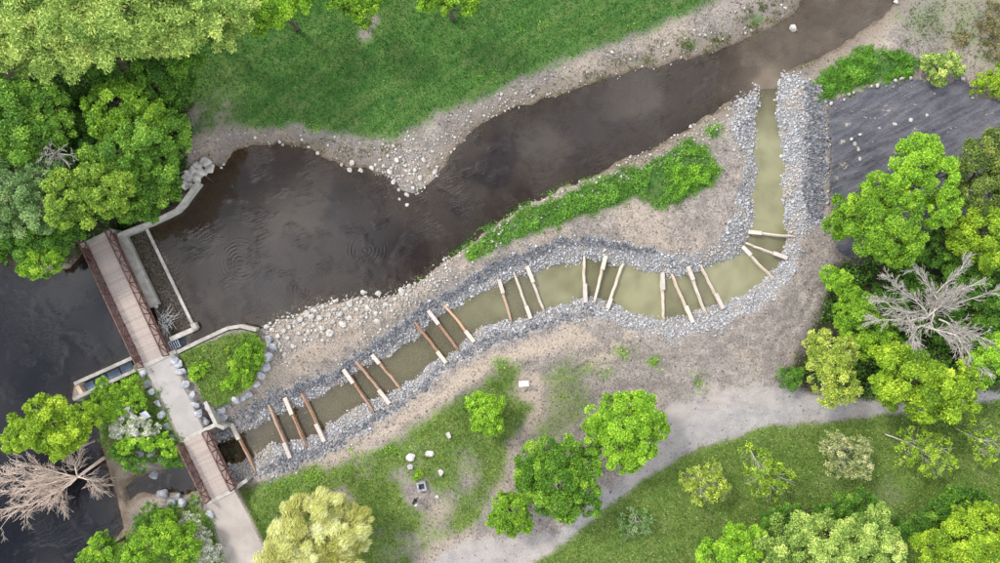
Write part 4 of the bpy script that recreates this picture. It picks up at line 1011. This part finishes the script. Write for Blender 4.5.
weed_m = leaf_mat('weed_leaf', (.04, .12, .012), (.105, .275, .022), (.22, .43, .05))
weed_m2 = leaf_mat('weed_leaf_yellow', (.06, .16, .012), (.17, .40, .02), (.32, .55, .05))
weed_mass('tall_weeds', WEED_C, 52000, .5, weed_m, 'tall bright green weeds along the bank between river and stream')
weed_mass('tall_weeds', [(668,165),(695,145),(719,172),(708,188),(680,200),(660,190)], 6000, .6, weed_m2, 'yellower weeds at the wide end of the long green bank')
weed_mass('tall_weeds', WEED_R, 28000, .6, weed_m, 'dense green weeds above the edge of the black fabric')
weed_mass('garden_plants', GARDEN, 5000, .22, leaf_mat('garden_leaf', (.04, .10, .01), (.11, .22, .02), (.24, .40, .05)), 'low mixed plants covering the walled garden', (.15, .09))
weed_mass('garden_plants', GARDEN_L, 12000, .5, weed_m, 'low plants under the shrubs beside the walk', (.16, .1))
weed_mass('garden_plants', GARDEN_B, 14000, .5, weed_m, 'low plants under the trees below the short bridge', (.16, .1))
weed_mass('wall_ivy', [(115,228),(140,222),(170,208),(183,194),(186,180),(176,176),(160,196),(140,208),(118,218)], 9000, .6, weed_m, 'green creeping plants behind the curved wall', (.17, .12))
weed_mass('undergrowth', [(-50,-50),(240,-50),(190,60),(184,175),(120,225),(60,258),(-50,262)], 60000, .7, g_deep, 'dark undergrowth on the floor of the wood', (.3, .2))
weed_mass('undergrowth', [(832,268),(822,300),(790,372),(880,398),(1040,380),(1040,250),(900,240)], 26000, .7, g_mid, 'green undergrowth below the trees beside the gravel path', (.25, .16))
def patch_weeds(name, spots, mat, label, hgt, leaf):
    U_, V_ = [], []
    for a, b, ru, rv, n in spots:
        U_.append(rng.normal(a, ru, n)); V_.append(rng.normal(b, rv, n))
    u = np.concatenate(U_); v = np.concatenate(V_)
    k = (lookup(fbm(GU / 7 + 11, GV / 7 + 2, 3), u, v) > .45) & (lookup(d_chan, u, v) > .8) & (lookup(Z, u, v) > -.1); u, v = u[k], v[k]
    g = WA(u, v, lookup(Z, u, v)); g[:, 2] += rng.uniform(.03, hgt, len(u))
    N = rng.normal(0, .7, g.shape); N[:, 2] += .8
    me = leaf_mesh(name, g, N, leaf[0], leaf[1], np.clip(rng.normal(.45, .28, len(u)), 0, 1))
    return meta(put(name, me, mat), label, 'weeds', kind='stuff')
patch_weeds('bank_weeds', [(476,251,7,4,380),(420,272,5,4,260),(714,131,6,5,300),(655,362,6,4,160),(697,383,4,6,130),(622,352,8,4,160),(600,372,10,5,160),(505,363,8,3,160),(380,357,2,2,40),
    (395,449,10,3,160),(404,402,4,6,120),(440,366,6,4,120),(520,28,3,2,25),(545,24,4,3,30),(632,27,2,2,30),(705,150,5,6,120),(345,452,7,4,160),(312,128,9,3,80),(490,75,10,4,100),(300,475,18,4,400),(265,482,12,4,300)],
    weed_m2, 'scattered bright green weed tufts on the bare banks', .22, (.18, .09))
drab = leaf_mat('bank_leaf', (.03, .05, .008), (.075, .10, .018), (.16, .17, .05))
patch_weeds('bank_weeds', [(680,48,22,6,700),(640,62,20,5,400),(720,40,16,5,400),(755,22,12,8,600),(770,8,12,5,400),(600,78,18,4,220),(790,62,14,5,260),(540,92,22,5,160),(960,30,20,18,700),(990,45,12,14,500),(930,20,16,10,300),
    (905,40,14,8,200),(345,150,20,8,300),(385,148,16,6,300),(310,146,12,4,200),(150,505,8,6,160),(675,150,14,6,200),(620,165,20,5,240),(560,185,18,4,200),(510,212,14,4,200)],
    drab, 'dull olive weeds and moss along the river margins and scrub', .12, (.2, .1))

# ------------------------------------------------------------------ black fabric sheet and its rocks
def fabric_mat():
    m, t, o = new_mat('geotextile'); p = pos(t)
    def streak(ang, sx, sy, sc, det=3, rgh=.55):
        mp = nd(t, 'ShaderNodeMapping', vector_type='TEXTURE'); mp.inputs['Rotation'].default_value = (0, 0, math.radians(ang)); mp.inputs['Scale'].default_value = (sx, sy, 1)
        t.links.new(p, mp.inputs['Vector']); return noise(t, mp.outputs[0], sc, det, rgh)
    a = streak(28, 2.6, .6, 1.0, 5, .6); b = streak(-40, 1.8, .30, 1.0, 3, .6); e = streak(80, 7.0, .5, .8)
    big = noise(t, p, .3, 3); fine = noise(t, p, 8, 3)
    c = mixc(t, remap(t, a, .25, .75), (.052, .053, .062), (.125, .124, .136))
    c = mixc(t, remap(t, b, .60, .74, 0, .25), c, (.13, .128, .135))
    c = mixc(t, remap(t, e, .60, .74, 0, .25), c, (.15, .145, .15))
    c = mixc(t, remap(t, big, .45, .7, 0, .35), c, (.16, .145, .15))
    c = mixc(t, remap(t, fine, .5, .75, 0, .4), c, (.03, .03, .04))
    c = mixc(t, remap(t, noise(t, p, 13, 3, .7), .60, .68, 0, .7), c, (.24, .22, .20))
    dirt = remap(t, mth(t, 'ADD', mth(t, 'MULTIPLY', attr(t, 'sand').outputs['Fac'], .8), mth(t, 'MULTIPLY', mth(t, 'SUBTRACT', noise(t, p, 2.2, 4, .7), .5), 1.6)), .35, .6)
    c = mixc(t, dirt, c, (.42, .34, .27))
    h = mth(t, 'ADD', a, mth(t, 'MULTIPLY', b, .7))
    princ(t, o, c, .92, bump(t, h, .30), .15)
    return m
fm = (F(FABRIC) * 1.0 + (fbm(GU / 5, GV / 5, 2) - .5) * .5 < .1) & (lookup(d_rip, GU, GV) > -.3)
cells = (fm[1:, :-1] & fm[1:, 1:] & fm[:-1, 1:] & fm[:-1, :-1]).reshape(-1)
q = quads[cells]; used, inv = np.unique(q, return_inverse=True)
uu = GU.reshape(-1)[used]; vv = GV.reshape(-1)[used]
rot = uu * .91 + vv * -.41; rt2 = uu * .41 + vv * .91
wr = .22 * fbm(rot / 40, rt2 / 11, 2) + .34 * fbm(rot / 30 + 9, rt2 / 7 + 3, 2) * smooth(105, 135, vv) * smooth(960, 900, uu)
wr = wr + .10 * np.clip(1 - np.abs(vv - (146 - .5 * (uu - 860))) / 8, 0, 1) * fbm(uu / 5, vv / 5, 2)
P = WA(GU, GV, Z).reshape(-1, 3)[used]; P[:, 2] += .05 + wr
sand = np.zeros(len(uu))
for (a, b, r, k) in ((845,125,4,.7),(841,143,4,.7),(856,150,4,.7),(841,166,6,.7),(885,112,8,.4),(912,131,4,.7),(835,180,6,.5),(1000,120,10,.3)):
    sand = np.maximum(sand, k * np.exp(-(((uu - a) / r) ** 2 + ((vv - b) / r) ** 2)))
cen = P.mean(0); cen[2] = P[:, 2].min()
fme = fast_mesh('fabric_sheet', P - cen, inv.reshape(-1, 4), True); fattr(fme, 'sand', sand)
fo = put('fabric_sheet', fme, fabric_mat(), None, cen); sol = fo.modifiers.new('thickness', 'SOLIDIFY'); sol.thickness = .015
meta(fo, 'wrinkled black fabric sheet pegged over the bank beside the trees', 'ground sheet')
u, v = scatter(9000, (826, 78, 1010, 290), lambda a, b: (lookup(dfab, a, b) < 0) & (lookup(fbm(GU / 13 + 3, GV / 13, 3), a, b) + .5 * np.exp(-((a - 832) / 12.0) ** 2) > .56))
meta(rock_field('sheet_grit', u, v, np.clip(rng.gamma(2.5, .018, len(u)), .02, .12), stone_mat('grit', (.12, .11, .11), (.42, .38, .34)), rng.random(len(u)), -1.2), 'loose gravel strewn over the black fabric sheet', 'gravel', kind='stuff')
bags = [(140,207),(198,190),(222,163),(245,155),(328,125),(357,121),(440,98),(470,90),(512,88),(585,262),(510,285),(436,303),(365,322),(273,352),(235,373),(212,450),(273,467),(755,92),(792,122),(800,178),(930,175),(250,395)]
spots = [(800 + a / 4.69, 60 + b / 4.69) for a, b in bags]
rocks(spots, 'lime', 'weight_rock', 'white rock weighing down the black fabric sheet', 'rock', 'rocks on the fabric sheet', .17, .27, lift=.28)

# ------------------------------------------------------------------ log weirs
for i, (a, b, side, share, wth) in enumerate(LOGS):
    s_mid = s_log[i]; zt = level(np.array([s_mid - 2]))[0] + .11
    A = W(a[0], a[1], zt); B = W(b[0], b[1], zt); d = B - A; L = np.linalg.norm(d); d /= L
    za, zb = Zat(*a), Zat(*b); A[2] = max(zt, za + .16) ; B[2] = max(zt, zb + .16)
    A[2] = min(A[2], zt + .5); B[2] = min(B[2], zt + .5)
    tone = 'orange brown' if wth > .55 else ('tan' if wth > .3 else 'bleached grey')
    where = ['next to the short bridge', 'second from the short bridge', 'third from the short bridge', 'fourth from the short bridge', 'first log of the trio above the dark lower pool', 'middle log of the trio above the dark lower pool',
             'last log of the trio above the dark lower pool', 'first log of the trio facing the small lime tree', 'middle log of the trio facing the small lime tree', 'last log of the trio facing the small lime tree',
             'first log of the trio above the bare tan bank', 'middle log of the trio above the bare tan bank', 'last log of the trio above the bare tan bank', 'straight log of the trio before the round olive pool',
             'middle log of the trio before the round olive pool', 'leaning log right at the round olive pool', 'straight and first after the round olive pool', 'second of four logs after the round olive pool',
             'third of four logs after the round olive pool', 'fourth of four logs after the round olive pool', 'lowest log of the stream bend', 'middle log of the stream bend', 'highest log of the stream bend'][i]
    t = empty('log_weir', tuple((A + B) / 2 - np.array([0, 0, .25])), '%s log across the stream, %s' % (tone, where), 'log weir', 'log weirs across the stream')
    mat = log_rust if wth > .55 else (log_mid if wth > .3 else log_grey)
    n = 9; pts = [A + (B - A) * k / (n - 1) + np.array([0, 0, rng.normal(0, .015)]) + np.cross(d, (0, 0, 1)) * rng.normal(0, .025) for k in range(n)]
    mm = MB().tube(pts, [.12 * (1 - .2 * kk / (n - 1)) * (1 + .10 * rng.normal()) for kk in range(n)], 9, .22); part('log', mm.v, mm.f, mat, t, True)
    # buried lower log holding the step
    mm = MB().tube([p - np.array([0, 0, .26]) for p in pts], [.15] * n, 7, .1); part('footer_log', mm.v, mm.f, mat, t, True)
    up = np.array([0, 0, .13])
    e0, e1 = (A - d * .05, A + (B - A) * share) if side == 0 else (B - (B - A) * share, B + d * .05)
    mm = MB().box(e0 + up, e1 + up, .38, .22); part('squared_block', mm.v, mm.f, log_block, t)

# ------------------------------------------------------------------ footbridges
def bridge(name, label, la, lb, width, zdeck, nplank, npanel, sill=True):
    """la, lb: deck edge end points on the sheet (left side), width in metres"""
    A = W(la[0], la[1], zdeck); B = W(lb[0], lb[1], zdeck); d = B - A; L = np.linalg.norm(d); d /= L
    r = np.array([-d[1], d[0], 0.0])
    if r[0] < 0: r = -r
    mid = (A + B) / 2 + r * width / 2
    root = empty(name, (mid[0], mid[1], zdeck - .6), label, 'footbridge')
    fb = MB()
    for off in (.15, width / 2, width - .15):
        fb.box(A + r * off - [0, 0, .22], B + r * off - [0, 0, .22], .16, .26)
    deck = part('deck_frame', fb.v, fb.f, rust_steel, root)
    pw = L / nplank; mb = MB().box(-r * (width / 2 - .04), r * (width / 2 - .04), pw * .93, .06)
    pme = bpy.data.meshes.new('plank'); pme.from_pydata([tuple(x) for x in mb.v], [], mb.f); pme.update(); pme.materials.append(plank_mat)
    off0 = woff(deck)
    for k in range(nplank):
        c = A + d * (k + .5) * pw + r * width / 2 + np.array([0, 0, -.04 + rng.normal(0, .004)])
        o = bpy.data.objects.new('plank', pme); col.objects.link(o); o.parent = deck; o.location = c - off0; o.rotation_euler = (0, 0, rng.normal(0, .003))
    hgt = 1.2
    for side in (0, 1):
        o_ = r * (-.06 if side == 0 else width + .06)
        mb = MB().box(A + o_ + [0, 0, hgt], B + o_ + [0, 0, hgt], .12, .1)
        rail = part('railing', mb.v, mb.f, rust_steel, root)
        mb = MB().box(A + o_ - [0, 0, .25], B + o_ - [0, 0, .25], .12, .16); part('bottom_chord', mb.v, mb.f, rust_steel, rail)
        mb = MB().box(A + o_ + [0, 0, .1], B + o_ + [0, 0, .1], .05, .14); part('toe_board', mb.v, mb.f, rust_steel, rail)
        for hz in (.32, .52, .72, .92):
            mb = MB().box(A + o_ + [0, 0, hz], B + o_ + [0, 0, hz], .028, .028); part('rail_bar', mb.v, mb.f, rust_steel, rail)
        for k in range(npanel + 1):
            p = A + (B - A) * k / npanel + o_
            mb = MB().box(p - [0, 0, .17], p + [0, 0, hgt - .05], .09, .09); part('post', mb.v, mb.f, rust_steel, rail)
            if k < npanel:
                p2 = A + (B - A) * (k + 1) / npanel + o_
                lo, hi = (p - [0, 0, .15], p2 + [0, 0, hgt - .08]) if (k % 2 == 0) else (p + [0, 0, hgt - .08], p2 - [0, 0, .15])
                mb = MB().box(lo, hi, .07, .07); part('diagonal', mb.v, mb.f, rust_steel, rail)
    return root, A, B, d, r
b1 = bridge('footbridge', 'long rust brown truss footbridge with plank deck over the weir', (86.2,241.8), (144.3,366.7), 2.65, 1.1, 88, 12)
b2 = bridge('footbridge', 'short rust brown truss footbridge with plank deck over the stream outlet', (183,442.4), (211,499.7), 2.6, 1.1, 38, 6)
# approaches
def slab(name, poly, z0, z1, mat, label, cat, kind=None):
    m = MB().prism([tuple(W(a, b, z1)[:2]) for a, b in poly], z0, z1)
    o = solo(name, m.v, m.f, mat)
    return meta(o, label, cat, kind=kind)
walk_mat = solid('crushed_stone_walk', (.285, .262, .24), (.345, .32, .298), .6, .95, .02, 0, .2, 14)
slab('walk', WALK, .2, WALKZ, walk_mat, None, None, 'structure')
slab('walk', WALK_S, .2, WALKZ, solid('worn_walk', (.29, .25, .215), (.37, .325, .285), .6, .95, .02, 0, .2, 14), None, None, 'structure')
def wallrun(name, pts, width, z0, z1, mat, label, cat):
    """wall as mitred strip with a slightly proud cap"""
    Pw = [W(a, b, z1) for a, b in pts]; n = len(Pw); Lf, Rt = [], []
    for i in range(n):
        d = Pw[min(i + 1, n - 1)] - Pw[max(i - 1, 0)]; d[2] = 0; d /= np.linalg.norm(d); q = np.array([-d[1], d[0], 0])
        Lf.append(Pw[i] + q * width / 2); Rt.append(Pw[i] - q * width / 2)
    root = None
    m = MB().prism([tuple(x[:2]) for x in Lf] + [tuple(x[:2]) for x in Rt[::-1]], z0, z1 - .1)
    o = solo(name, m.v, m.f, mat); meta(o, label, cat)
    Lc = [a + (a - b) / np.linalg.norm(a - b) * .03 for a, b in zip(Lf, Rt)]; Rc = [b + (b - a) / np.linalg.norm(a - b) * .03 for a, b in zip(Lf, Rt)]
    m = MB().prism([tuple(x[:2]) for x in Lc] + [tuple(x[:2]) for x in Rc[::-1]], z1 - .1, z1)
    part('coping', m.v, m.f, concrete, o)
    return o
wallrun('bridge_sill', [(137.5,369.5),(175.5,351.5)], .32, -1.2, 1.12, concrete, 'pale concrete sill where the long bridge meets the walk', 'sill')
wallrun('bridge_sill', [(80,246),(112,230.5)], .35, -1.2, 1.12, concrete, 'pale concrete sill at the wooded end of the long bridge', 'sill')
wallrun('bridge_sill', [(180,442),(215,425)], .32, -1.4, 1.12, concrete, 'pale concrete sill where the short bridge meets the walk', 'sill')
wallrun('bridge_sill', [(208,503),(234,490)], .32, -1.4, 1.12, concrete, 'pale concrete sill at the lawn end of the short bridge', 'sill')
wallrun('retaining_wall', [(117.5,235.5),(134,229),(149,223.5),(163,217),(176,210.5),(182,204),(187,197),(198,182.5)], .34, -1.4, .95, concrete_old, 'curved concrete retaining wall below the wood', 'wall')
wallrun('retaining_wall', [(176.5,352.5),(200,341),(227.5,328.2),(240,326.2),(256,330)], .3, -1.4, .95, concrete_old, 'bent concrete wall holding the garden at the pond', 'wall')
wallrun('retaining_wall', [(205,402),(216,425.2),(224,428.5)], .3, -1.6, 1.08, concrete, 'angled concrete wall between garden and stream outlet', 'wall')
wallrun('retaining_wall', [(228,491),(236,488),(247,480)], .3, -1.6, .7, concrete, 'low concrete wing wall at the lawn end of the short bridge', 'wall')
# weir
wallrun('weir_wall', [(121,236),(154,306)], .95, -2.6, .05, concrete_old, 'wide pale concrete beam of the weir beside the long bridge', 'weir')
wallrun('weir_crest', [(146,228),(192,323.5)], .22, -1.6, .18, concrete, 'thin pale crest wall between pond and weir basin', 'weir')
wallrun('weir_wall', [(196,328),(170,339.5)], .4, -2.0, .5, concrete, 'short concrete cross wall closing the weir basin', 'weir')
wallrun('weir_pier', [(192.2,323.5),(195,329.2)], .42, -2.0, .62, concrete, 'small concrete pier at the end of the crest wall', 'pier')
wet = solid('wet_pebble_bed', (.012, .010, .007), (.085, .065, .04), 9, .35, .06, 0, .5, 26)
slab('weir_apron', [(124,236),(146,228.5),(192,323),(190,327),(170,338),(157,306)], -1.4, -.5, wet, 'dark wet pebbly apron of the weir basin', 'apron')
u, v = scatter(5200, (120, 225, 195, 340), lambda a, b: lookup(d_apron, a, b) < -.25)
P = WA(u, v, np.full(len(u), -.48))
apz = Z.copy(); Zsave = Z; Z = np.full_like(Z, -.5)
meta(rock_field('apron_pebbles', u, v, rng.uniform(.03, .08, len(u)), stone_mat('wet_pebbles', (.012, .010, .007), (.13, .10, .06)), rng.random(len(u)) ** 2, .4), 'dark wet pebbles lying in the weir basin', 'pebbles', kind='stuff')
Z = Zsave
# twigs caught at the weir outlet
tw = MB(); hubp = W(166, 320, -.3)
for k in range(46):
    a = random.uniform(0, 6.28); L = random.uniform(.5, 1.5); s_ = hubp + rng.normal(0, .35, 3) * [1, 1.2, .2]
    e = s_ + np.array([math.cos(a) * L, math.sin(a) * L, random.uniform(-.1, .45)])
    tw.tube([s_, (s_ + e) / 2 + rng.normal(0, .06, 3), e], [.028, .022, .01], 4)
o = solo('driftwood', tw.v, tw.f, solid('bleached_twigs', (.42, .40, .37), (.62, .60, .57), 5, .9, .01)); meta(o, 'tangle of bleached twigs caught in the weir basin', 'driftwood')
rocks([(161,305)], 'lime', 'rock', 'pale rock at the end of the wide weir beam', 'rock', None, .3, .3, lift=.9)
# sluice with bars
slab('sluice_floor', [(171,341),(190,333),(194,341),(176,350)], -1.6, -.35, solid('sluice_plate', (.06, .075, .10), (.12, .14, .17), 2, .4, .01, 0), 'blue grey sluice plate between cross wall and garden wall', 'sluice')
sl = empty('sluice_grate', W(171, 346, -.3), 'steel bar grate of the sluice beside the long bridge', 'grate')
for k in range(5):
    a = W(168.2 + k * 2.1, 341.8 - k * .9, .3); b = W(172 + k * 2.1, 350.6 - k * 1.0, .3)
    m = MB().box(a, b, .07, .1); part('bar', m.v, m.f, galv, sl)
for (a, b) in (((168,342.5), (177,338.6)), ((171.6,350.4), (181,346.2))):
    m = MB().box(W(*a, .22), W(*b, .22), .08, .06); part('cross_bar', m.v, m.f, galv, sl)
# basin on the downstream side
bs = empty('concrete_basin', W(103, 380, -1.6), 'narrow concrete basin with blue plates beside the lower water', 'basin')
def pw_(pts, width, z0, z1, nm, mat):
    Pw = [W(a, b, z1) for a, b in pts]; d = Pw[1] - Pw[0]; d /= np.linalg.norm(d)
    m = MB().prism([tuple((p + s_ * np.array([-d[1], d[0], 0]) * width / 2)[:2]) for p, s_ in ((Pw[0], 1), (Pw[1], 1), (Pw[1], -1), (Pw[0], -1))], z0, z1); part(nm, m.v, m.f, mat, bs)
pw_([(74,384),(134,357)], .34, -2.6, .2, 'wall', concrete)
pw_([(73,399.5),(138,368.8)], .34, -2.6, .22, 'wall', concrete)
pw_([(77,386.2),(82,394.3)], .4, -2.6, .15, 'end_wall', solid('stained_concrete', (.42,.30,.20), (.58,.45,.33), 2, .9, .02, .1))
plate = solid('blue_plate', (.07, .10, .14), (.13, .17, .22), 1.5, .35, .01, .3)
for k in range(4):
    t0, t1 = k / 4 + .01, (k + 1) / 4 - .01
    def mixp(t, s_): a = np.array((82, 390)) * (1 - t) + np.array((133, 364.5)) * t; return a + np.array((-.43, -.9)) * -s_
    poly = [mixp(t0, 3.6), mixp(t1, 3.6), mixp(t1, -4.2), mixp(t0, -4.2)]
    m = MB().prism([tuple(W(p[0], p[1], -.45)[:2]) for p in poly], -.55, -.45 - .02 * (k % 2)); part('plate', m.v, m.f, plate, bs)

# ------------------------------------------------------------------ small things
def sign(u, v, rz, label, w=.9, dp=.6, hz=.9, tilt=.5):
    g = G(u, v); t = empty('sign_panel', g, label, 'sign'); t.rotation_euler = (0, 0, rz)
    def loc(nm, m, mat):
        me = bpy.data.meshes.new(nm); me.from_pydata([tuple(x) for x in m.v], [], m.f); me.update(); return put(nm, me, mat, t)
    for s_ in (-1, 1): loc('post', MB().box((s_ * w * .32, 0, -.2), (s_ * w * .32, 0, hz), .08, .08), dark_metal)
    c, s2 = math.cos(tilt), math.sin(tilt)
    loc('panel', MB().box((0, -dp / 2 * c, hz - dp / 2 * s2 + .12), (0, dp / 2 * c, hz + dp / 2 * s2 + .12), w, .04), white_paint)
    loc('frame', MB().box((0, -dp / 2 * c - .03, hz - dp / 2 * s2 + .085), (0, dp / 2 * c + .03, hz + dp / 2 * s2 + .085), w + .07, .03), galv)
sign(150, 413.5, math.radians(25), 'small white tilted panel sign among the shrubs beside the walk', .65, .8, .8)
sign(523.5, 382.5, math.radians(5), 'pale blue white panel sign on bare ground near the lime tree', .95, .62, .8)
# square stone planter of the seating ring
pg = G(422, 485.5); pl = empty('stone_box', pg, 'grey square open box with a dark hollow beside the green tuft', 'box'); pl.rotation_euler = (0, 0, .2)
for k in range(4):
    a = k * math.pi / 2; c = np.array([math.cos(a), math.sin(a), 0]) * .36; t_ = np.array([-math.sin(a), math.cos(a), 0]) * (.44 if k % 2 else .30)
    m = MB().box(c - t_ + [0, 0, .22], c + t_ + [0, 0, .22], .15, .5)
    me = bpy.data.meshes.new('side'); me.from_pydata([tuple(x) for x in m.v], [], m.f); me.update(); put('side', me, greyrock, pl)
m = MB().box((-.28, 0, .12), (.28, 0, .12), .56, .08); me = bpy.data.meshes.new('floor'); me.from_pydata([tuple(x) for x in m.v], [], m.f); me.update(); put('floor', me, dark_metal, pl)

# ------------------------------------------------------------------ person standing by the ring of stones
def person():
    g = G(416, 498); root = empty('person', g, 'person in dark clothes standing on the grass holding a small pale controller', 'person'); root.rotation_euler = (0, 0, .35)
    J = {'pel': (0,0,.95,.15,.12), 'wst': (0,0,1.1,.135,.10), 'chs': (0,0.01,1.32,.17,.115), 'nk0': (0,0,1.46,.09,.08), 'nk': (0,-.01,1.53,.055,.055), 'hd0': (0,-.03,1.6,.075,.09), 'hd1': (0,-.03,1.69,.085,.10), 'hd2': (0,-.02,1.76,.05,.06)}
    E = [('pel','wst'),('wst','chs'),('chs','nk0'),('nk0','nk'),('nk','hd0'),('hd0','hd1'),('hd1','hd2')]
    for s, n in ((-1,'l'),(1,'r')):
        J.update({'hp'+n: (s*.09,0,.88,.095,.1), 'kn'+n: (s*.11,-.02,.5,.062,.065), 'an'+n: (s*.12,.02,.1,.042,.045), 'to'+n: (s*.13,-.16,.04,.045,.035),
                  'sh'+n: (s*.19,0,1.41,.07,.07), 'el'+n: (s*.25,-.02,1.12,.048,.048), 'wr'+n: (s*.12,-.27,1.12,.032,.032), 'ha'+n: (s*.08,-.34,1.13,.038,.022)})
        E += [('pel','hp'+n),('hp'+n,'kn'+n),('kn'+n,'an'+n),('an'+n,'to'+n),('nk0','sh'+n),('sh'+n,'el'+n),('el'+n,'wr'+n),('wr'+n,'ha'+n)]
        for f, (fx, fy) in enumerate(((-.035,-.07),(-.012,-.09),(.012,-.085),(.032,-.07))):
            J['f%d%s' % (f, n)] = (s*.08+fx,-.34+fy,1.12,.011,.011); E.append(('ha'+n, 'f%d%s' % (f, n)))
        J['th'+n] = (s*.08-s*.05,-.36,1.15,.012,.012); E.append(('ha'+n,'th'+n))
    keys = list(J); me = bpy.data.meshes.new('body'); me.from_pydata([J[k][:3] for k in keys], [(keys.index(a), keys.index(b)) for a, b in E], [])
    o = bpy.data.objects.new('body', me); col.objects.link(o)
    o.modifiers.new('skin', 'SKIN')
    sv = me.skin_vertices[0].data
    for i, k in enumerate(keys): sv[i].radius = J[k][3:5]; sv[i].use_root = (k == 'pel')
    o.modifiers.new('sub', 'SUBSURF').levels = 1
    dg = bpy.context.evaluated_depsgraph_get(); bm2 = bpy.data.meshes.new_from_object(o.evaluated_get(dg)); bm2.name = 'body'
    bpy.data.objects.remove(o)
    skin = solid('skin', (.42,.25,.18), (.50,.31,.23), 6, .6, .002, 0); cloth = solid('dark_cloth', (.012,.012,.015), (.03,.03,.035), 9, .9, .01, 0)
    bm2.materials.clear(); bm2.materials.append(cloth); bm2.materials.append(skin)
    for p_ in bm2.polygons:
        c = p_.center; p_.use_smooth = True
        p_.material_index = 1 if (c.z > 1.53 or (c.y < -.12 and 1.0 < c.z < 1.25)) else 0
    put('body', bm2, None, root)
    bm = bmesh.new(); bmesh.ops.create_icosphere(bm, subdivisions=2, radius=.115)
    for v_ in bm.verts: v_.co.z *= .82; v_.co.y *= 1.12
    bmesh.ops.delete(bm, geom=[v_ for v_ in bm.verts if v_.co.z < -.03 and v_.co.y < .02], context='VERTS')
    hm = bpy.data.meshes.new('hair'); bm.to_mesh(hm); bm.free(); put('hair', hm, cloth, root, (0, -.01, 1.71))
    m = MB().box((-.11, -.37, 1.15), (.11, -.37, 1.15), .12, .04)
    me = bpy.data.meshes.new('controller'); me.from_pydata([tuple(x) for x in m.v], [], m.f); me.update()
    co = put('controller', me, white_paint, None, None)
    wm = Matrix.Translation(Vector(g)) @ Matrix.Rotation(.35, 4, 'Z'); co.matrix_world = wm
    meta(co, 'small pale hand controller held by the person', 'controller')
person()
